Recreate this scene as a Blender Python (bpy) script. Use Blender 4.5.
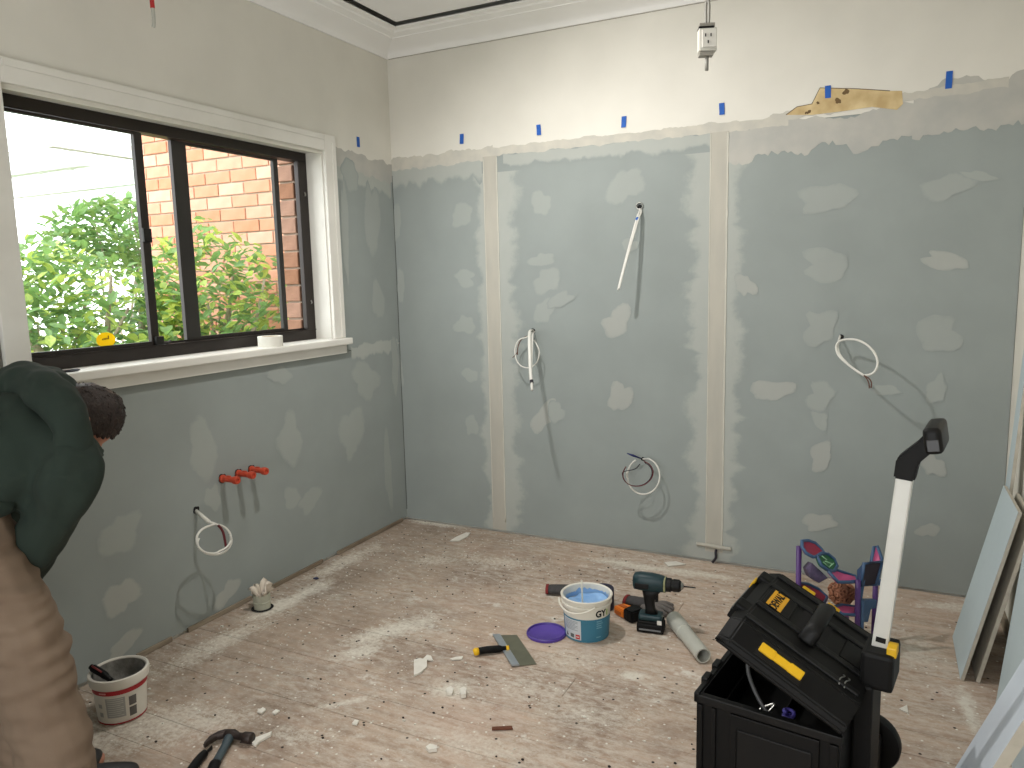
import bpy, bmesh, math, random
from mathutils import Vector, Matrix, noise as mnoise

for o in list(bpy.data.objects): bpy.data.objects.remove(o)
SC = bpy.context.scene
COL = SC.collection
random.seed(7)

# ------------------------------------------------------------------ camera
F_PX, YAW, PITCH, ROLL = 752.2853, 0.4601, -0.1382, -0.0239
CAM = Vector((2.544, -3.6598, 1.42))
cyw, syw, cpt, spt = math.cos(YAW), math.sin(YAW), math.cos(PITCH), math.sin(PITCH)
FWD = Vector((-syw*cpt, cyw*cpt, spt)); _rt = Vector((cyw, syw, 0)); _up = _rt.cross(FWD)
RGT = math.cos(ROLL)*_rt + math.sin(ROLL)*_up
UPV = -math.sin(ROLL)*_rt + math.cos(ROLL)*_up
cd = bpy.data.cameras.new('camera'); cam = bpy.data.objects.new('camera', cd); COL.objects.link(cam)
cd.sensor_width = 36; cd.lens = 36*F_PX/1024; cd.clip_start = 0.05; cd.clip_end = 200
cam.matrix_world = Matrix((( RGT.x, UPV.x, -FWD.x, CAM.x), (RGT.y, UPV.y, -FWD.y, CAM.y), (RGT.z, UPV.z, -FWD.z, CAM.z), (0,0,0,1)))
SC.camera = cam

# ------------------------------------------------------------------ light, world, exposure
SC.view_settings.view_transform = 'Standard'; SC.view_settings.look = 'None'
SC.view_settings.exposure = 0.43; SC.view_settings.gamma = 1.0; SC.view_settings.use_curve_mapping = False
W = bpy.data.worlds.new('overcast_sky'); SC.world = W; W.use_nodes = True
W.node_tree.nodes['Background'].inputs[0].default_value = (0.97, 0.99, 1.0, 1)
W.node_tree.nodes['Background'].inputs[1].default_value = 3.7
def add_light(name, kind, loc, aim, energy, color, **kw):
    l = bpy.data.lights.new(name, kind); o = bpy.data.objects.new(name, l); COL.objects.link(o)
    o.location = loc; d = Vector(aim)-Vector(loc); o.rotation_euler = d.to_track_quat('-Z', 'Y').to_euler()
    l.energy = energy; l.color = color
    for k, v in kw.items(): setattr(l, k, v)
    return o
# work light hung under the ceiling, aimed at the end wall: the one whose shadows fall under the cables
add_light('work_light', 'SPOT', (1.05, -1.42, 2.56), (1.62, -.28, .36), 64, (1.0, 0.97, 0.94), spot_size=math.radians(150), spot_blend=0.75, shadow_soft_size=0.035)
# daylight openings, the doorway added for fill (portals only guide the sky light)
for nm, loc, aim, sx, sy in (('window_portal', (-.30,-1.35,1.6), (1,-1.35,1.6), 1.6, 1.0),
                             ('fill_doorway_portal', (1.75,-4.72,1.05), (1.75,0,1.05), 1.5, 2.1)):
    p = add_light(nm, 'AREA', loc, aim, 1, (1,1,1)); p.data.shape = 'RECTANGLE'; p.data.size = sx; p.data.size_y = sy
    p.data.cycles.is_portal = True

# ------------------------------------------------------------------ helpers
def ray(x, y): return FWD + RGT*((x-512)/F_PX) - UPV*((y-384)/F_PX)
def at(x, y, D): return CAM + ray(x, y)*D
def on_back(x, y, yy=0.0):
    v = ray(x, y); return CAM + v*((yy-CAM.y)/v.y)
def on_left(x, y, xx=0.0):
    v = ray(x, y); return CAM + v*((xx-CAM.x)/v.x)
def on_floor(x, y, z=0.0):
    v = ray(x, y); return CAM + v*((z-CAM.z)/v.z)

def lin(c):
    return tuple(((v/255)/12.92 if v/255 <= .04045 else ((v/255+.055)/1.055)**2.4) for v in c)
def mat(name, rgb, rough=.6, metal=0, rgb2=None, scale=8, amount=.5, bump=0, bscale=None, detail=6, spec=.5, stretch=None, emit=None, coat=0):
    """procedural principled material: colour rgb mixed to rgb2 by noise, fine noise bump"""
    m = bpy.data.materials.new(name); m.use_nodes = True; nt = m.node_tree; N = nt.nodes; b = N['Principled BSDF']
    b.inputs['Roughness'].default_value = rough; b.inputs['Metallic'].default_value = metal
    b.inputs['Specular IOR Level'].default_value = spec
    if coat: b.inputs['Coat Weight'].default_value = coat
    tc = N.new('ShaderNodeTexCoord'); mp = N.new('ShaderNodeMapping'); nt.links.new(tc.outputs['Object'], mp.inputs[0])
    if stretch: mp.inputs['Scale'].default_value = stretch
    c1 = (*lin(rgb), 1)
    if rgb2 is None: rgb2 = tuple(max(0, int(v*.88)) for v in rgb)
    nz = N.new('ShaderNodeTexNoise'); nz.inputs['Scale'].default_value = scale; nz.inputs['Detail'].default_value = detail
    nt.links.new(mp.outputs[0], nz.inputs['Vector'])
    mr = N.new('ShaderNodeMapRange'); mr.inputs[1].default_value = .35; mr.inputs[2].default_value = .65; mr.inputs[4].default_value = amount
    nt.links.new(nz.outputs['Fac'], mr.inputs[0])
    mx = N.new('ShaderNodeMix'); mx.data_type = 'RGBA'; mx.inputs[6].default_value = c1; mx.inputs[7].default_value = (*lin(rgb2), 1)
    nt.links.new(mr.outputs[0], mx.inputs[0]); nt.links.new(mx.outputs[2], b.inputs['Base Color'])
    if bump:
        n2 = N.new('ShaderNodeTexNoise'); n2.inputs['Scale'].default_value = bscale or scale*5; n2.inputs['Detail'].default_value = 4
        nt.links.new(mp.outputs[0], n2.inputs['Vector'])
        bp = N.new('ShaderNodeBump'); bp.inputs['Strength'].default_value = bump; bp.inputs['Distance'].default_value = .004
        nt.links.new(n2.outputs['Fac'], bp.inputs['Height']); nt.links.new(bp.outputs[0], b.inputs['Normal'])
    return m
def fade_mat(name, rgb, rgb2=None, lo=.1, hi=.8, density=.8, scale=25, base=((149,156,153), (141,148,145)), amp=1.1):
    """thin feathered skim coat: the sheet's own colour goes over into the plaster's with the 'fade' attribute and noise"""
    m = mat(name, base[0], .8, rgb2=base[1], scale=3.5, amount=.7, bump=.05, bscale=120); nt = m.node_tree; N = nt.nodes; b = N['Principled BSDF']
    src = b.inputs['Base Color'].links[0].from_socket
    at_ = N.new('ShaderNodeAttribute'); at_.attribute_name = 'fade'; tc = N.new('ShaderNodeTexCoord')
    nz = N.new('ShaderNodeTexNoise'); nz.inputs['Scale'].default_value = scale; nz.inputs['Detail'].default_value = 8; nz.inputs['Roughness'].default_value = .65
    nt.links.new(tc.outputs['Object'], nz.inputs['Vector'])
    ad = N.new('ShaderNodeMath'); ad.operation = 'MULTIPLY_ADD'; nt.links.new(nz.outputs['Fac'], ad.inputs[0]); ad.inputs[1].default_value = amp
    nt.links.new(at_.outputs['Fac'], ad.inputs[2])
    mr = N.new('ShaderNodeMapRange'); mr.interpolation_type = 'SMOOTHSTEP'; mr.inputs[1].default_value = .5*amp+lo; mr.inputs[2].default_value = .5*amp+hi; mr.inputs[4].default_value = density
    nt.links.new(ad.outputs[0], mr.inputs[0])
    n2 = N.new('ShaderNodeTexNoise'); n2.inputs['Scale'].default_value = 12; n2.inputs['Detail'].default_value = 6; nt.links.new(tc.outputs['Object'], n2.inputs['Vector'])
    pc = N.new('ShaderNodeMix'); pc.data_type = 'RGBA'; pc.inputs[6].default_value = (*lin(rgb), 1); pc.inputs[7].default_value = (*lin(rgb2 or rgb), 1); nt.links.new(n2.outputs['Fac'], pc.inputs[0])
    mx = N.new('ShaderNodeMix'); mx.data_type = 'RGBA'; nt.links.new(mr.outputs[0], mx.inputs[0]); nt.links.new(src, mx.inputs[6]); nt.links.new(pc.outputs[2], mx.inputs[7])
    nt.links.new(mx.outputs[2], b.inputs['Base Color'])
    return m

def obj(name, bm, m, parent=None, smooth=False, recalc=True):
    if recalc: bmesh.ops.recalc_face_normals(bm, faces=bm.faces[:])
    me = bpy.data.meshes.new(name); bm.to_mesh(me); bm.free()
    if smooth:
        for p in me.polygons: p.use_smooth = True
    o = bpy.data.objects.new(name, me); COL.objects.link(o)
    if m is not None: me.materials.append(m)
    if parent is not None: o.parent = parent
    return o
def smooth_by_angle(o, deg=35):
    me = o.data
    for p in me.polygons: p.use_smooth = True
    bm = bmesh.new(); bm.from_mesh(me)
    for e in bm.edges:
        e.smooth = len(e.link_faces) == 2 and e.calc_face_angle(0) < math.radians(deg)
    bm.to_mesh(me); bm.free(); return o
def tag(o, label, cat, group=None, kind=None):
    o['label'] = label; o['category'] = cat
    if group: o['group'] = group
    if kind: o['kind'] = kind
    return o
def struct(o, label=None):
    o['kind'] = 'structure'
    if label: o['label'] = label
    return o
def empty(name, loc=(0,0,0), rz=0):
    o = bpy.data.objects.new(name, None); COL.objects.link(o); o.location = loc; o.rotation_euler = (0,0,rz)
    o.empty_display_size = .05; return o
def copy_tree(o, parent=None):
    c = o.copy(); COL.objects.link(c); c.parent = parent
    for ch in o.children: copy_tree(ch, c)
    return c

def box(bm, x0, x1, y0, y1, z0, z1, bev=0, M=None, seg=2):
    r = bmesh.ops.create_cube(bm, size=1); vs = r['verts']
    for v in vs:
        v.co = Vector(((x0+x1)/2+v.co.x*(x1-x0), (y0+y1)/2+v.co.y*(y1-y0), (z0+z1)/2+v.co.z*(z1-z0)))
    if bev:
        es = list({e for v in vs for e in v.link_edges})
        rr = bmesh.ops.bevel(bm, geom=es, offset=bev, segments=seg, profile=.6, affect='EDGES')
        vs = list({v for f in rr['faces'] for v in f.verts} | {v for v in vs if v.is_valid})
    if M is not None:
        bmesh.ops.transform(bm, matrix=M, verts=[v for v in vs if v.is_valid])
    return bm
def B(): return bmesh.new()
def boxobj(name, dims, m, parent=None, bev=0, M=None, smooth=False):
    return obj(name, box(B(), *dims, bev=bev, M=M), m, parent, smooth)
def smoothpath(pts, n=6, closed=False):
    P = [Vector(p) for p in pts]; out = []
    k = len(P)
    for i in range(k if closed else k-1):
        if closed: p0, p1, p2, p3 = P[i-1], P[i], P[(i+1) % k], P[(i+2) % k]
        else: p0, p1, p2, p3 = P[max(i-1,0)], P[i], P[i+1], P[min(i+2,k-1)]
        for j in range(n):
            t = j/n
            out.append(.5*((2*p1)+(p2-p0)*t+(2*p0-5*p1+4*p2-p3)*t*t+(3*p1-p0-3*p2+p3)*t**3))
    if not closed: out.append(P[-1])
    return out
def tube(bm, pts, r, seg=8, closed=False, wide=None, flat=1.0, cap=True):
    """swept tube; r number or list; wide axis with flat = ratio of the other radius"""
    P = [Vector(p) for p in pts]; n = len(P); rings = []; prev = None
    for i, p in enumerate(P):
        if closed: t = P[(i+1) % n]-P[i-1]
        else: t = P[min(i+1,n-1)]-P[max(i-1,0)]
        if t.length < 1e-9: t = Vector((0,0,1))
        t.normalize()
        if wide is not None: u = Vector(wide)
        elif prev is None: u = Vector((0,0,1)) if abs(t.z) < .9 else Vector((1,0,0))
        else: u = prev
        u = u - t*u.dot(t)
        if u.length < 1e-6: u = t.orthogonal()
        u.normalize(); prev = u; w = t.cross(u)
        rr = r[i] if isinstance(r, (list, tuple)) else r
        ra, rb = (rr, rr*flat) if not isinstance(rr, tuple) else rr
        rings.append([bm.verts.new(p+u*(ra*math.cos(2*math.pi*k/seg))+w*(rb*math.sin(2*math.pi*k/seg))) for k in range(seg)])
    for i in range(n if closed else n-1):
        a, b = rings[i], rings[(i+1) % n]
        for k in range(seg): bm.faces.new((a[k], a[(k+1) % seg], b[(k+1) % seg], b[k]))
    if cap and not closed:
        bm.faces.new(rings[0]); bm.faces.new(rings[-1])
    return bm
def lathe(bm, prof, seg=32, M=None, close=False):
    rings = []
    for r, z in prof:
        if r < 1e-6: rings.append([bm.verts.new((0,0,z))])
        else: rings.append([bm.verts.new((r*math.cos(2*math.pi*k/seg), r*math.sin(2*math.pi*k/seg), z)) for k in range(seg)])
    m = len(rings)
    for i in range(m if close else m-1):
        a, b = rings[i], rings[(i+1) % m]
        for k in range(seg):
            q = [a[k % len(a)], a[(k+1) % len(a)], b[(k+1) % len(b)], b[k % len(b)]]
            q2 = []
            for v in q:
                if v not in q2: q2.append(v)
            if len(q2) > 2: bm.faces.new(q2)
    if M is not None: bmesh.ops.transform(bm, matrix=M, verts=[v for rg in rings for v in rg])
    return bm
def prism(bm, poly, h, M=None):
    """extrude a 2-D polygon (x, y) from z=0 to z=h, then transform"""
    a = [bm.verts.new((x, y, 0)) for x, y in poly]; b = [bm.verts.new((x, y, h)) for x, y in poly]; n = len(poly)
    bm.faces.new(a[::-1]); bm.faces.new(b)
    for i in range(n): bm.faces.new((a[i], a[(i+1) % n], b[(i+1) % n], b[i]))
    if M is not None: bmesh.ops.transform(bm, matrix=M, verts=a+b)
    return bm
def frame_M(o, x, y):
    x = Vector(x).normalized(); y = Vector(y); y = (y-x*y.dot(x)).normalized(); z = x.cross(y)
    return Matrix(((x.x,y.x,z.x,o[0]),(x.y,y.y,z.y,o[1]),(x.z,y.z,z.z,o[2]),(0,0,0,1)))
def text_obj(name, s, size, m, parent, M, ext=.0006, bend=None, scale_x=1.0, bold=0):
    c = bpy.data.curves.new(name, 'FONT'); c.body = s; c.size = size; c.align_x = 'CENTER'; c.align_y = 'CENTER'; c.extrude = ext; c.offset = bold
    t = bpy.data.objects.new(name, c); COL.objects.link(t)
    dg = bpy.context.evaluated_depsgraph_get(); me = bpy.data.meshes.new_from_object(t.evaluated_get(dg))
    bpy.data.objects.remove(t)
    for v in me.vertices:
        v.co.x *= scale_x
        if bend:                                   # wrap round a vertical cylinder of radius bend(z)
            r = bend + v.co.z; a = v.co.x/bend
            v.co = Vector((r*math.sin(a), v.co.y, r*math.cos(a)-bend))
    me.transform(M); me.materials.clear(); me.materials.append(m)
    o = bpy.data.objects.new(name, me); COL.objects.link(o)
    if parent is not None: o.parent = parent
    return o

# ------------------------------------------------------------------ materials
M_cream = mat('wall_cream_paint', (222,219,209), .75, rgb2=(210,207,197), scale=3, amount=.6, bump=.05, bscale=60)
M_board = mat('plasterboard_grey', (149,156,153), .8, rgb2=(141,148,145), scale=3.5, amount=.7, bump=.03, bscale=200)
M_boardL = M_board
M_boardedge = mat('plasterboard_core', (196,190,176), .9, scale=30)
M_white = mat('white_gloss_trim', (228,226,218), .4, rgb2=(214,211,203), scale=6)
M_cornice = mat('cornice_white', (242,241,238), .6, rgb2=(236,235,231), scale=4)
M_ceiling = mat('ceiling_board', (246,245,243), .8, rgb2=(240,239,237), scale=3)
M_rightwall = mat('white_wall', (228,224,212), .75, rgb2=(214,209,197), scale=4)
M_skim = fade_mat('skim_coat', (178,181,174), (170,174,168), density=.38)
M_skim2 = fade_mat('skim_coat_light', (186,184,176), (176,177,170), density=.52)
M_joint = fade_mat('joint_skim', (180,182,175), (170,174,168), density=.75)
M_faint = fade_mat('skim_faint', (172,175,169), (166,170,165), density=.42)
M_tape = mat('joint_tape', (184,180,168), .85, rgb2=(174,171,161), scale=14, amount=.9, stretch=(1,1,.2), bump=.2, bscale=40)
M_ragged = mat('ragged_plaster', (198,194,182), .9, rgb2=(184,182,173), scale=14, amount=.9, bump=.3, bscale=50)
M_ragged_grey = mat('ragged_grey_plaster', (184,182,174), .9, rgb2=(170,170,165), scale=8, amount=.9, bump=.15, bscale=50)
M_ridge = mat('pale_compound_ridge', (204,202,190), .9)
M_stain = mat('brown_stain', (110,88,58), .9)
M_exposed = mat('exposed_old_plaster', (216,196,150), .9, rgb2=(176,148,102), scale=11, amount=.8, bump=.3, bscale=40)
M_dark = mat('dark_void', (18,17,16), .9)
M_alu = mat('bronze_aluminium', (44,37,33), .4, metal=.3, rgb2=(36,30,28), scale=9)
M_alug = mat('grey_aluminium', (52,49,46), .45, metal=.3)
M_steel = mat('steel', (170,170,165), .3, metal=.9)
M_blacksteel = mat('black_steel', (34,32,31), .4, metal=.5)
M_bplastic = mat('black_plastic', (12,12,12), .55, rgb2=(10,10,10), spec=.2, scale=14, bump=.05, bscale=300)
M_bplastic2 = mat('black_plastic_satin', (16,16,16), .5, rgb2=(13,13,13), spec=.25, scale=14)
M_yellow = mat('yellow_plastic', (238,188,20), .45)
M_wcable = mat('white_cable', (226,224,216), .5)
M_blue_tape = mat('blue_tape', (28,92,180), .7)
M_red = mat('red_plastic', (190,40,38), .5)
M_redcap = mat('red_orange_plastic', (196,74,48), .45)
M_pvc = mat('grey_pvc', (182,182,172), .45, rgb2=(166,166,156), scale=12)
M_pale = mat('pale_plastic', (222,220,210), .5)
def glass_mat():
    m = bpy.data.materials.new('window_glass'); m.use_nodes = True; nt = m.node_tree; N = nt.nodes; N.remove(N['Principled BSDF'])
    tr = N.new('ShaderNodeBsdfTransparent'); tr.inputs[0].default_value = (.95,.97,.96,1)
    gl = N.new('ShaderNodeBsdfGlossy'); gl.inputs['Roughness'].default_value = .02
    lw = N.new('ShaderNodeLayerWeight'); lw.inputs[0].default_value = .5
    pw_ = N.new('ShaderNodeMath'); pw_.operation = 'POWER'; pw_.inputs[1].default_value = 5; nt.links.new(lw.outputs['Facing'], pw_.inputs[0])
    fr = N.new('ShaderNodeMath'); fr.operation = 'MULTIPLY_ADD'; fr.inputs[1].default_value = .8; fr.inputs[2].default_value = .025; nt.links.new(pw_.outputs[0], fr.inputs[0])
    mx = N.new('ShaderNodeMixShader'); nt.links.new(fr.outputs[0], mx.inputs[0]); nt.links.new(tr.outputs[0], mx.inputs[1]); nt.links.new(gl.outputs[0], mx.inputs[2])
    nt.links.new(mx.outputs[0], N['Material Output'].inputs[0]); return m
M_glass = glass_mat()

def floor_mat():
    m = bpy.data.materials.new('old_floorboards'); m.use_nodes = True; nt = m.node_tree; N = nt.nodes; L = nt.links; b = N['Principled BSDF']
    b.inputs['Roughness'].default_value = .8; b.inputs['Specular IOR Level'].default_value = .3
    tc = N.new('ShaderNodeTexCoord'); oi = N.new('ShaderNodeObjectInfo')
    def noise(scale, sx=1, sy=1, detail=6, rough=.6, off=0):
        mp = N.new('ShaderNodeMapping'); mp.inputs['Scale'].default_value = (sx, sy, 1); mp.inputs['Location'].default_value = (off, off*.7, 0)
        L.new(tc.outputs['Object'], mp.inputs[0]); n = N.new('ShaderNodeTexNoise'); n.inputs['Scale'].default_value = scale
        n.inputs['Detail'].default_value = detail; n.inputs['Roughness'].default_value = rough; L.new(mp.outputs[0], n.inputs['Vector']); return n.outputs['Fac']
    def rng(src, a, c, o0=0, o1=1):
        r = N.new('ShaderNodeMapRange'); r.inputs[1].default_value = a; r.inputs[2].default_value = c; r.inputs[3].default_value = o0; r.inputs[4].default_value = o1
        L.new(src, r.inputs[0]); return r.outputs[0]
    def mixc(f, a, c):
        x = N.new('ShaderNodeMix'); x.data_type = 'RGBA'
        for s, v in ((6, a), (7, c)):
            if isinstance(v, tuple): x.inputs[s].default_value = (*lin(v), 1)
            else: L.new(v, x.inputs[s])
        if isinstance(f, float): x.inputs[0].default_value = f
        else: L.new(f, x.inputs[0])
        return x.outputs[2]
    def mul(a, c):
        x = N.new('ShaderNodeMath'); x.operation = 'MULTIPLY'; L.new(a, x.inputs[0])
        if isinstance(c, float): x.inputs[1].default_value = c
        else: L.new(c, x.inputs[1])
        return x.outputs[0]
    def vor(scale, off, sx=1):
        mp = N.new('ShaderNodeMapping'); mp.inputs['Location'].default_value = (off, off, 0); mp.inputs['Scale'].default_value = (sx,1,0)
        L.new(tc.outputs['Object'], mp.inputs[0]); v = N.new('ShaderNodeTexVoronoi'); v.inputs['Scale'].default_value = scale; v.voronoi_dimensions = '2D'
        L.new(mp.outputs[0], v.inputs['Vector']); return v
    wood = mixc(rng(noise(5, .35, 5), .35, .65), (194,170,150), (160,137,118))
    wood = mixc(rng(oi.outputs['Random'], 0, 1, 0, .35), wood, (170,150,130))
    wood = mixc(rng(noise(2.2, off=3), .48, .66, 0, .75), wood, (122,100,84))
    wood = mixc(rng(noise(1.7, off=9), .5, .7, 0, .4), wood, (196,166,150))          # pink paint residue
    dust = mul(rng(noise(2.1, .8, 1, off=1.3), .30, .62, .25, 1), rng(noise(30, .6, 1.3, detail=10, rough=.78), .40, .62))
    c = mixc(mul(dust, .85), wood, (214,206,194))
    blot = mul(rng(noise(7, .7, 1, off=5), .60, .68), rng(noise(40, detail=6), .42, .55))
    c = mixc(mul(blot, .8), c, (224,220,210))
    # drifts of plaster dust, each where it lies on the boards: px, py, length, width, angle, strength
    sep = N.new('ShaderNodeSeparateXYZ'); L.new(tc.outputs['Object'], sep.inputs[0])
    def m2(op, a_, b_):
        x = N.new('ShaderNodeMath'); x.operation = op
        for i_, v_ in ((0, a_), (1, b_)):
            if isinstance(v_, (int, float)): x.inputs[i_].default_value = v_
            else: L.new(v_, x.inputs[i_])
        return x.outputs[0]
    shade_grime = mul(rng(m2('ADD', sep.outputs[0], m2('MULTIPLY', m2('SUBTRACT', noise(3.0, off=7), .5), 1.6)), .35, 1.25, 1, 0), rng(noise(18, detail=8, rough=.7, off=8), .3, .7, .35, 1))  # dirt mixed with lamp falloff painted in: boards darken towards the window wall
    c = mixc(mul(shade_grime, .62), c, (118,108,94))
    nbig, nfine = noise(6, detail=4, off=2), noise(55, detail=8, rough=.75, off=4)
    total = None
    for px, py, w, h, rt, st in ((392,630,.62,.20,1.05,1.0),(356,652,.26,.14,1.0,.95),(290,600,.75,.17,1.5,1.05),(225,640,.8,.20,1.45,.8),(345,562,.7,.16,1.5,.8),(150,725,.8,.35,.4,.75),(60,745,.6,.3,.6,.8),
        (640,566,.9,.12,.0,.95),(690,572,.5,.10,.0,.9),(435,523,.5,.12,0,1.0),(790,588,.5,.10,0,.8),(632,676,.13,.08,.3,1.2),(450,690,.2,.14,.4,1.0),(945,606,.30,.14,.1,.9),(966,706,.07,.34,.05,1.2),(500,560,.7,.24,.1,.55),
        (345,702,.34,.05,.8,.9),(300,735,.5,.14,.3,.55),(590,715,.7,.18,.1,.5),(470,745,.6,.2,.1,.55),(915,650,.25,.4,0,.6),(430,560,.4,.2,.4,.6),(560,660,.5,.2,.2,.5),(520,690,.5,.25,.1,.5),(560,600,.3,.2,.2,.4)):
        p = on_floor(px, py); cs, sn = math.cos(rt), math.sin(rt)
        dx, dy = m2('SUBTRACT', sep.outputs[0], p.x), m2('SUBTRACT', sep.outputs[1], p.y)
        u_ = m2('ADD', m2('MULTIPLY', dx, cs*2/w), m2('MULTIPLY', dy, sn*2/w)); v_ = m2('ADD', m2('MULTIPLY', dx, -sn*2/h), m2('MULTIPLY', dy, cs*2/h))
        r_ = m2('SQRT', m2('ADD', m2('MULTIPLY', u_, u_), m2('MULTIPLY', v_, v_)), 0.0)
        r_ = m2('ADD', r_, m2('MULTIPLY', m2('SUBTRACT', nbig, .5), 1.6))
        k_ = rng(r_, .25, 1.15, st, 0)
        total = k_ if total is None else m2('MAXIMUM', total, k_)
    cov = rng(m2('ADD', total, m2('MULTIPLY', m2('SUBTRACT', nfine, .5), 3.0)), .25, 1.15, 0, .85)
    c = mixc(m2('MULTIPLY', cov, rng(total, 0, .35)), c, (222,217,204))
    v1 = vor(30, 0.3); s1 = rng(v1.outputs['Distance'], .08, .14, 1, 0)
    g1 = N.new('ShaderNodeSeparateColor'); L.new(v1.outputs['Color'], g1.inputs[0]); s1 = mul(s1, rng(g1.outputs[0], .86, .87))
    c = mixc(s1, c, (226,222,212))
    v2 = vor(85, 2.3, .7); s2 = rng(v2.outputs['Distance'], .14, .22, 1, 0)
    g2 = N.new('ShaderNodeSeparateColor'); L.new(v2.outputs['Color'], g2.inputs[0]); s2 = mul(s2, rng(g2.outputs[1], .84, .86))
    c = mixc(mul(s2, .5), c, (206,198,186))
    v3 = vor(16, 4.1); s3 = rng(v3.outputs['Distance'], .06, .085, 1, 0)
    g3 = N.new('ShaderNodeSeparateColor'); L.new(v3.outputs['Color'], g3.inputs[0]); s3 = mul(s3, rng(g3.outputs[2], .90, .91))
    c = mixc(s3, c, (42,34,30))
    L.new(c, b.inputs['Base Color'])
    bp = N.new('ShaderNodeBump'); bp.inputs['Strength'].default_value = .35; bp.inputs['Distance'].default_value = .004
    ht = N.new('ShaderNodeMath'); ht.operation = 'ADD'; L.new(noise(30, .3, 3), ht.inputs[0]); L.new(s1, ht.inputs[1])
    L.new(ht.outputs[0], bp.inputs['Height']); L.new(bp.outputs[0], b.inputs['Normal'])
    return m
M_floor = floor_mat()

def leaf_mat(name, a, b2):
    m = mat(name, a, .4, rgb2=b2, scale=5, amount=.8); nt = m.node_tree; N = nt.nodes; b = N['Principled BSDF']
    src = b.inputs['Base Color'].links[0].from_socket
    tl = N.new('ShaderNodeBsdfTranslucent'); nt.links.new(src, tl.inputs[0]); mx = N.new('ShaderNodeMixShader'); mx.inputs[0].default_value = .45
    nt.links.new(b.outputs[0], mx.inputs[1]); nt.links.new(tl.outputs[0], mx.inputs[2]); nt.links.new(mx.outputs[0], N['Material Output'].inputs[0]); return m
# ================================================================== ROOM
RX, RY, ZC = 3.03, -4.6, 2.752
# floor: dark void under the boards, each board its own part
fl = struct(boxobj('floor', (-.02, 3.05, RY, .02, -.06, -.022), mat('floor_gap_dirt', (72,58,48), .9)), 'worn timber floorboards strewn with plaster dust')
y = .0; row = 0; BW = .131
while y > RY+.05:
    cuts = [-.005]
    xx = random.uniform(1.2, 2.6)
    if row % 3 == 1: cuts.append(xx)
    cuts.append(RX)
    for a, c in zip(cuts, cuts[1:]):
        dz = random.uniform(-.0016, 0)
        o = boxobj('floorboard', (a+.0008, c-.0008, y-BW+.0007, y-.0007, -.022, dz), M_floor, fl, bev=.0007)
    y -= BW; row += 1

# end wall
wb = struct(boxobj('wall_back', (-.3, 3.3, .012, .16, -.06, 3.0), M_cream), 'grey plasterboard end wall with taped joints under cream plaster')
J1, J2, GT = .6304, 1.8304, 2.083
for a, c in ((0.0, J1-.0015), (J1+.0015, J2-.0015), (J2+.0015, RX-.002)):
    boxobj('plasterboard_sheet', (a, c, 0.0, .012, .008, GT), M_board, wb)
boxobj('upper_plaster', (0, RX, .0, .012, GT+.001, 2.9), M_cream, wb)

# window wall
wl = struct(obj('wall_left', (lambda bm: (box(bm, -.14,-.012, RY,-2.14, -.06,3.0), box(bm, -.14,-.012,-.596,.012,-.06,3.0),
      box(bm, -.14,-.012,-2.14,-.596,-.06,1.105), box(bm, -.14,-.012,-2.14,-.596,2.085,3.0), bm)[-1])(B()), M_cream), 'window wall, grey plasterboard below the sill and cream above')
for d in ((-.012,0,-2.40,-.0015,.012,1.064), (-.012,0,RY,-2.403,.012,1.33), (-.012,0,-.516,-.0015,1.067,2.062), (-.012,0,-2.40,-2.2305,1.067,1.33)):
    boxobj('plasterboard_sheet', d, M_board, wl)
for d in ((-.012,0,RY,-2.2305,1.332,2.9), (-.012,0,-2.2305,-.516,2.06,2.9), (-.012,0,-.516,0,2.0635,2.9)):
    boxobj('upper_plaster', d, M_cream, wl)
# right wall, wall behind the camera, its unseen doorway added for fill light
wr = struct(boxobj('wall_right', (RX, 3.16, RY, .16, -.06, 3.0), M_rightwall), 'white wall behind the leaning plasterboard')
wf = struct(obj('wall_front', (lambda bm: (box(bm,-.14,1.0,RY-.12,RY,-.06,3.0), box(bm,2.5,3.16,RY-.12,RY,-.06,3.0), box(bm,1.0,2.5,RY-.12,RY,2.1,3.0), bm)[-1])(B()), M_cream))
# ceiling: sheet with a dark gap round it, cornice below
struct(boxobj('ceiling', (.222, RX-.2, RY, -.222, ZC, ZC+.012), M_ceiling), 'flat white ceiling sheet with a dark gap at the cornice')
struct(boxobj('ceiling_deck', (-.14, 3.16, RY-.12, .16, 2.93, 3.0), M_dark))
prof = [(0,2.650),(.012,2.650),(.016,2.655)] + [(.016+.094*(1-math.cos(t*math.pi/2)), 2.655+.047*math.sin(t*math.pi/2)) for t in [i/7 for i in range(1,8)]]
prof = [(0,2.650),(.010,2.650),(.013,2.656)] + [(.013+.10*(t**1.7), 2.656+.05*(t**.75)) for t in [i/7 for i in range(1,8)]] + [(.118,2.708),(.127,2.708),(.130,2.713),(.165,2.722),(.172,2.729),(.196,2.733),(.200,2.738),(.198,2.742),(0,2.742)]
def cornice(name, p_of, length_pts):
    bm = B(); rings = [[bm.verts.new(p_of(q, d, z)) for d, z in prof] for q in length_pts]; n = len(prof)
    for a, c in zip(rings, rings[1:]):
        for k in range(n): bm.faces.new((a[k], a[(k+1) % n], c[(k+1) % n], c[k]))
    return smooth_by_angle(obj(name, bm, M_cornice), 30)
struct(cornice('trim_1', lambda q, d, z: Vector((d if q == 0 else RX, -d, z)), (0, 1)), 'white plaster cornice along the end wall')
struct(cornice('trim_2', lambda q, d, z: Vector((d, -d if q == 0 else RY, z)), (0, 1)), 'white plaster cornice along the window wall')
boxobj('cornice_crack', (0.012, RX, -.0014, -.0002, 2.6478, 2.6495), mat('crack_shadow', (150,142,130), .9), bpy.data.objects['trim_1'])

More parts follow.
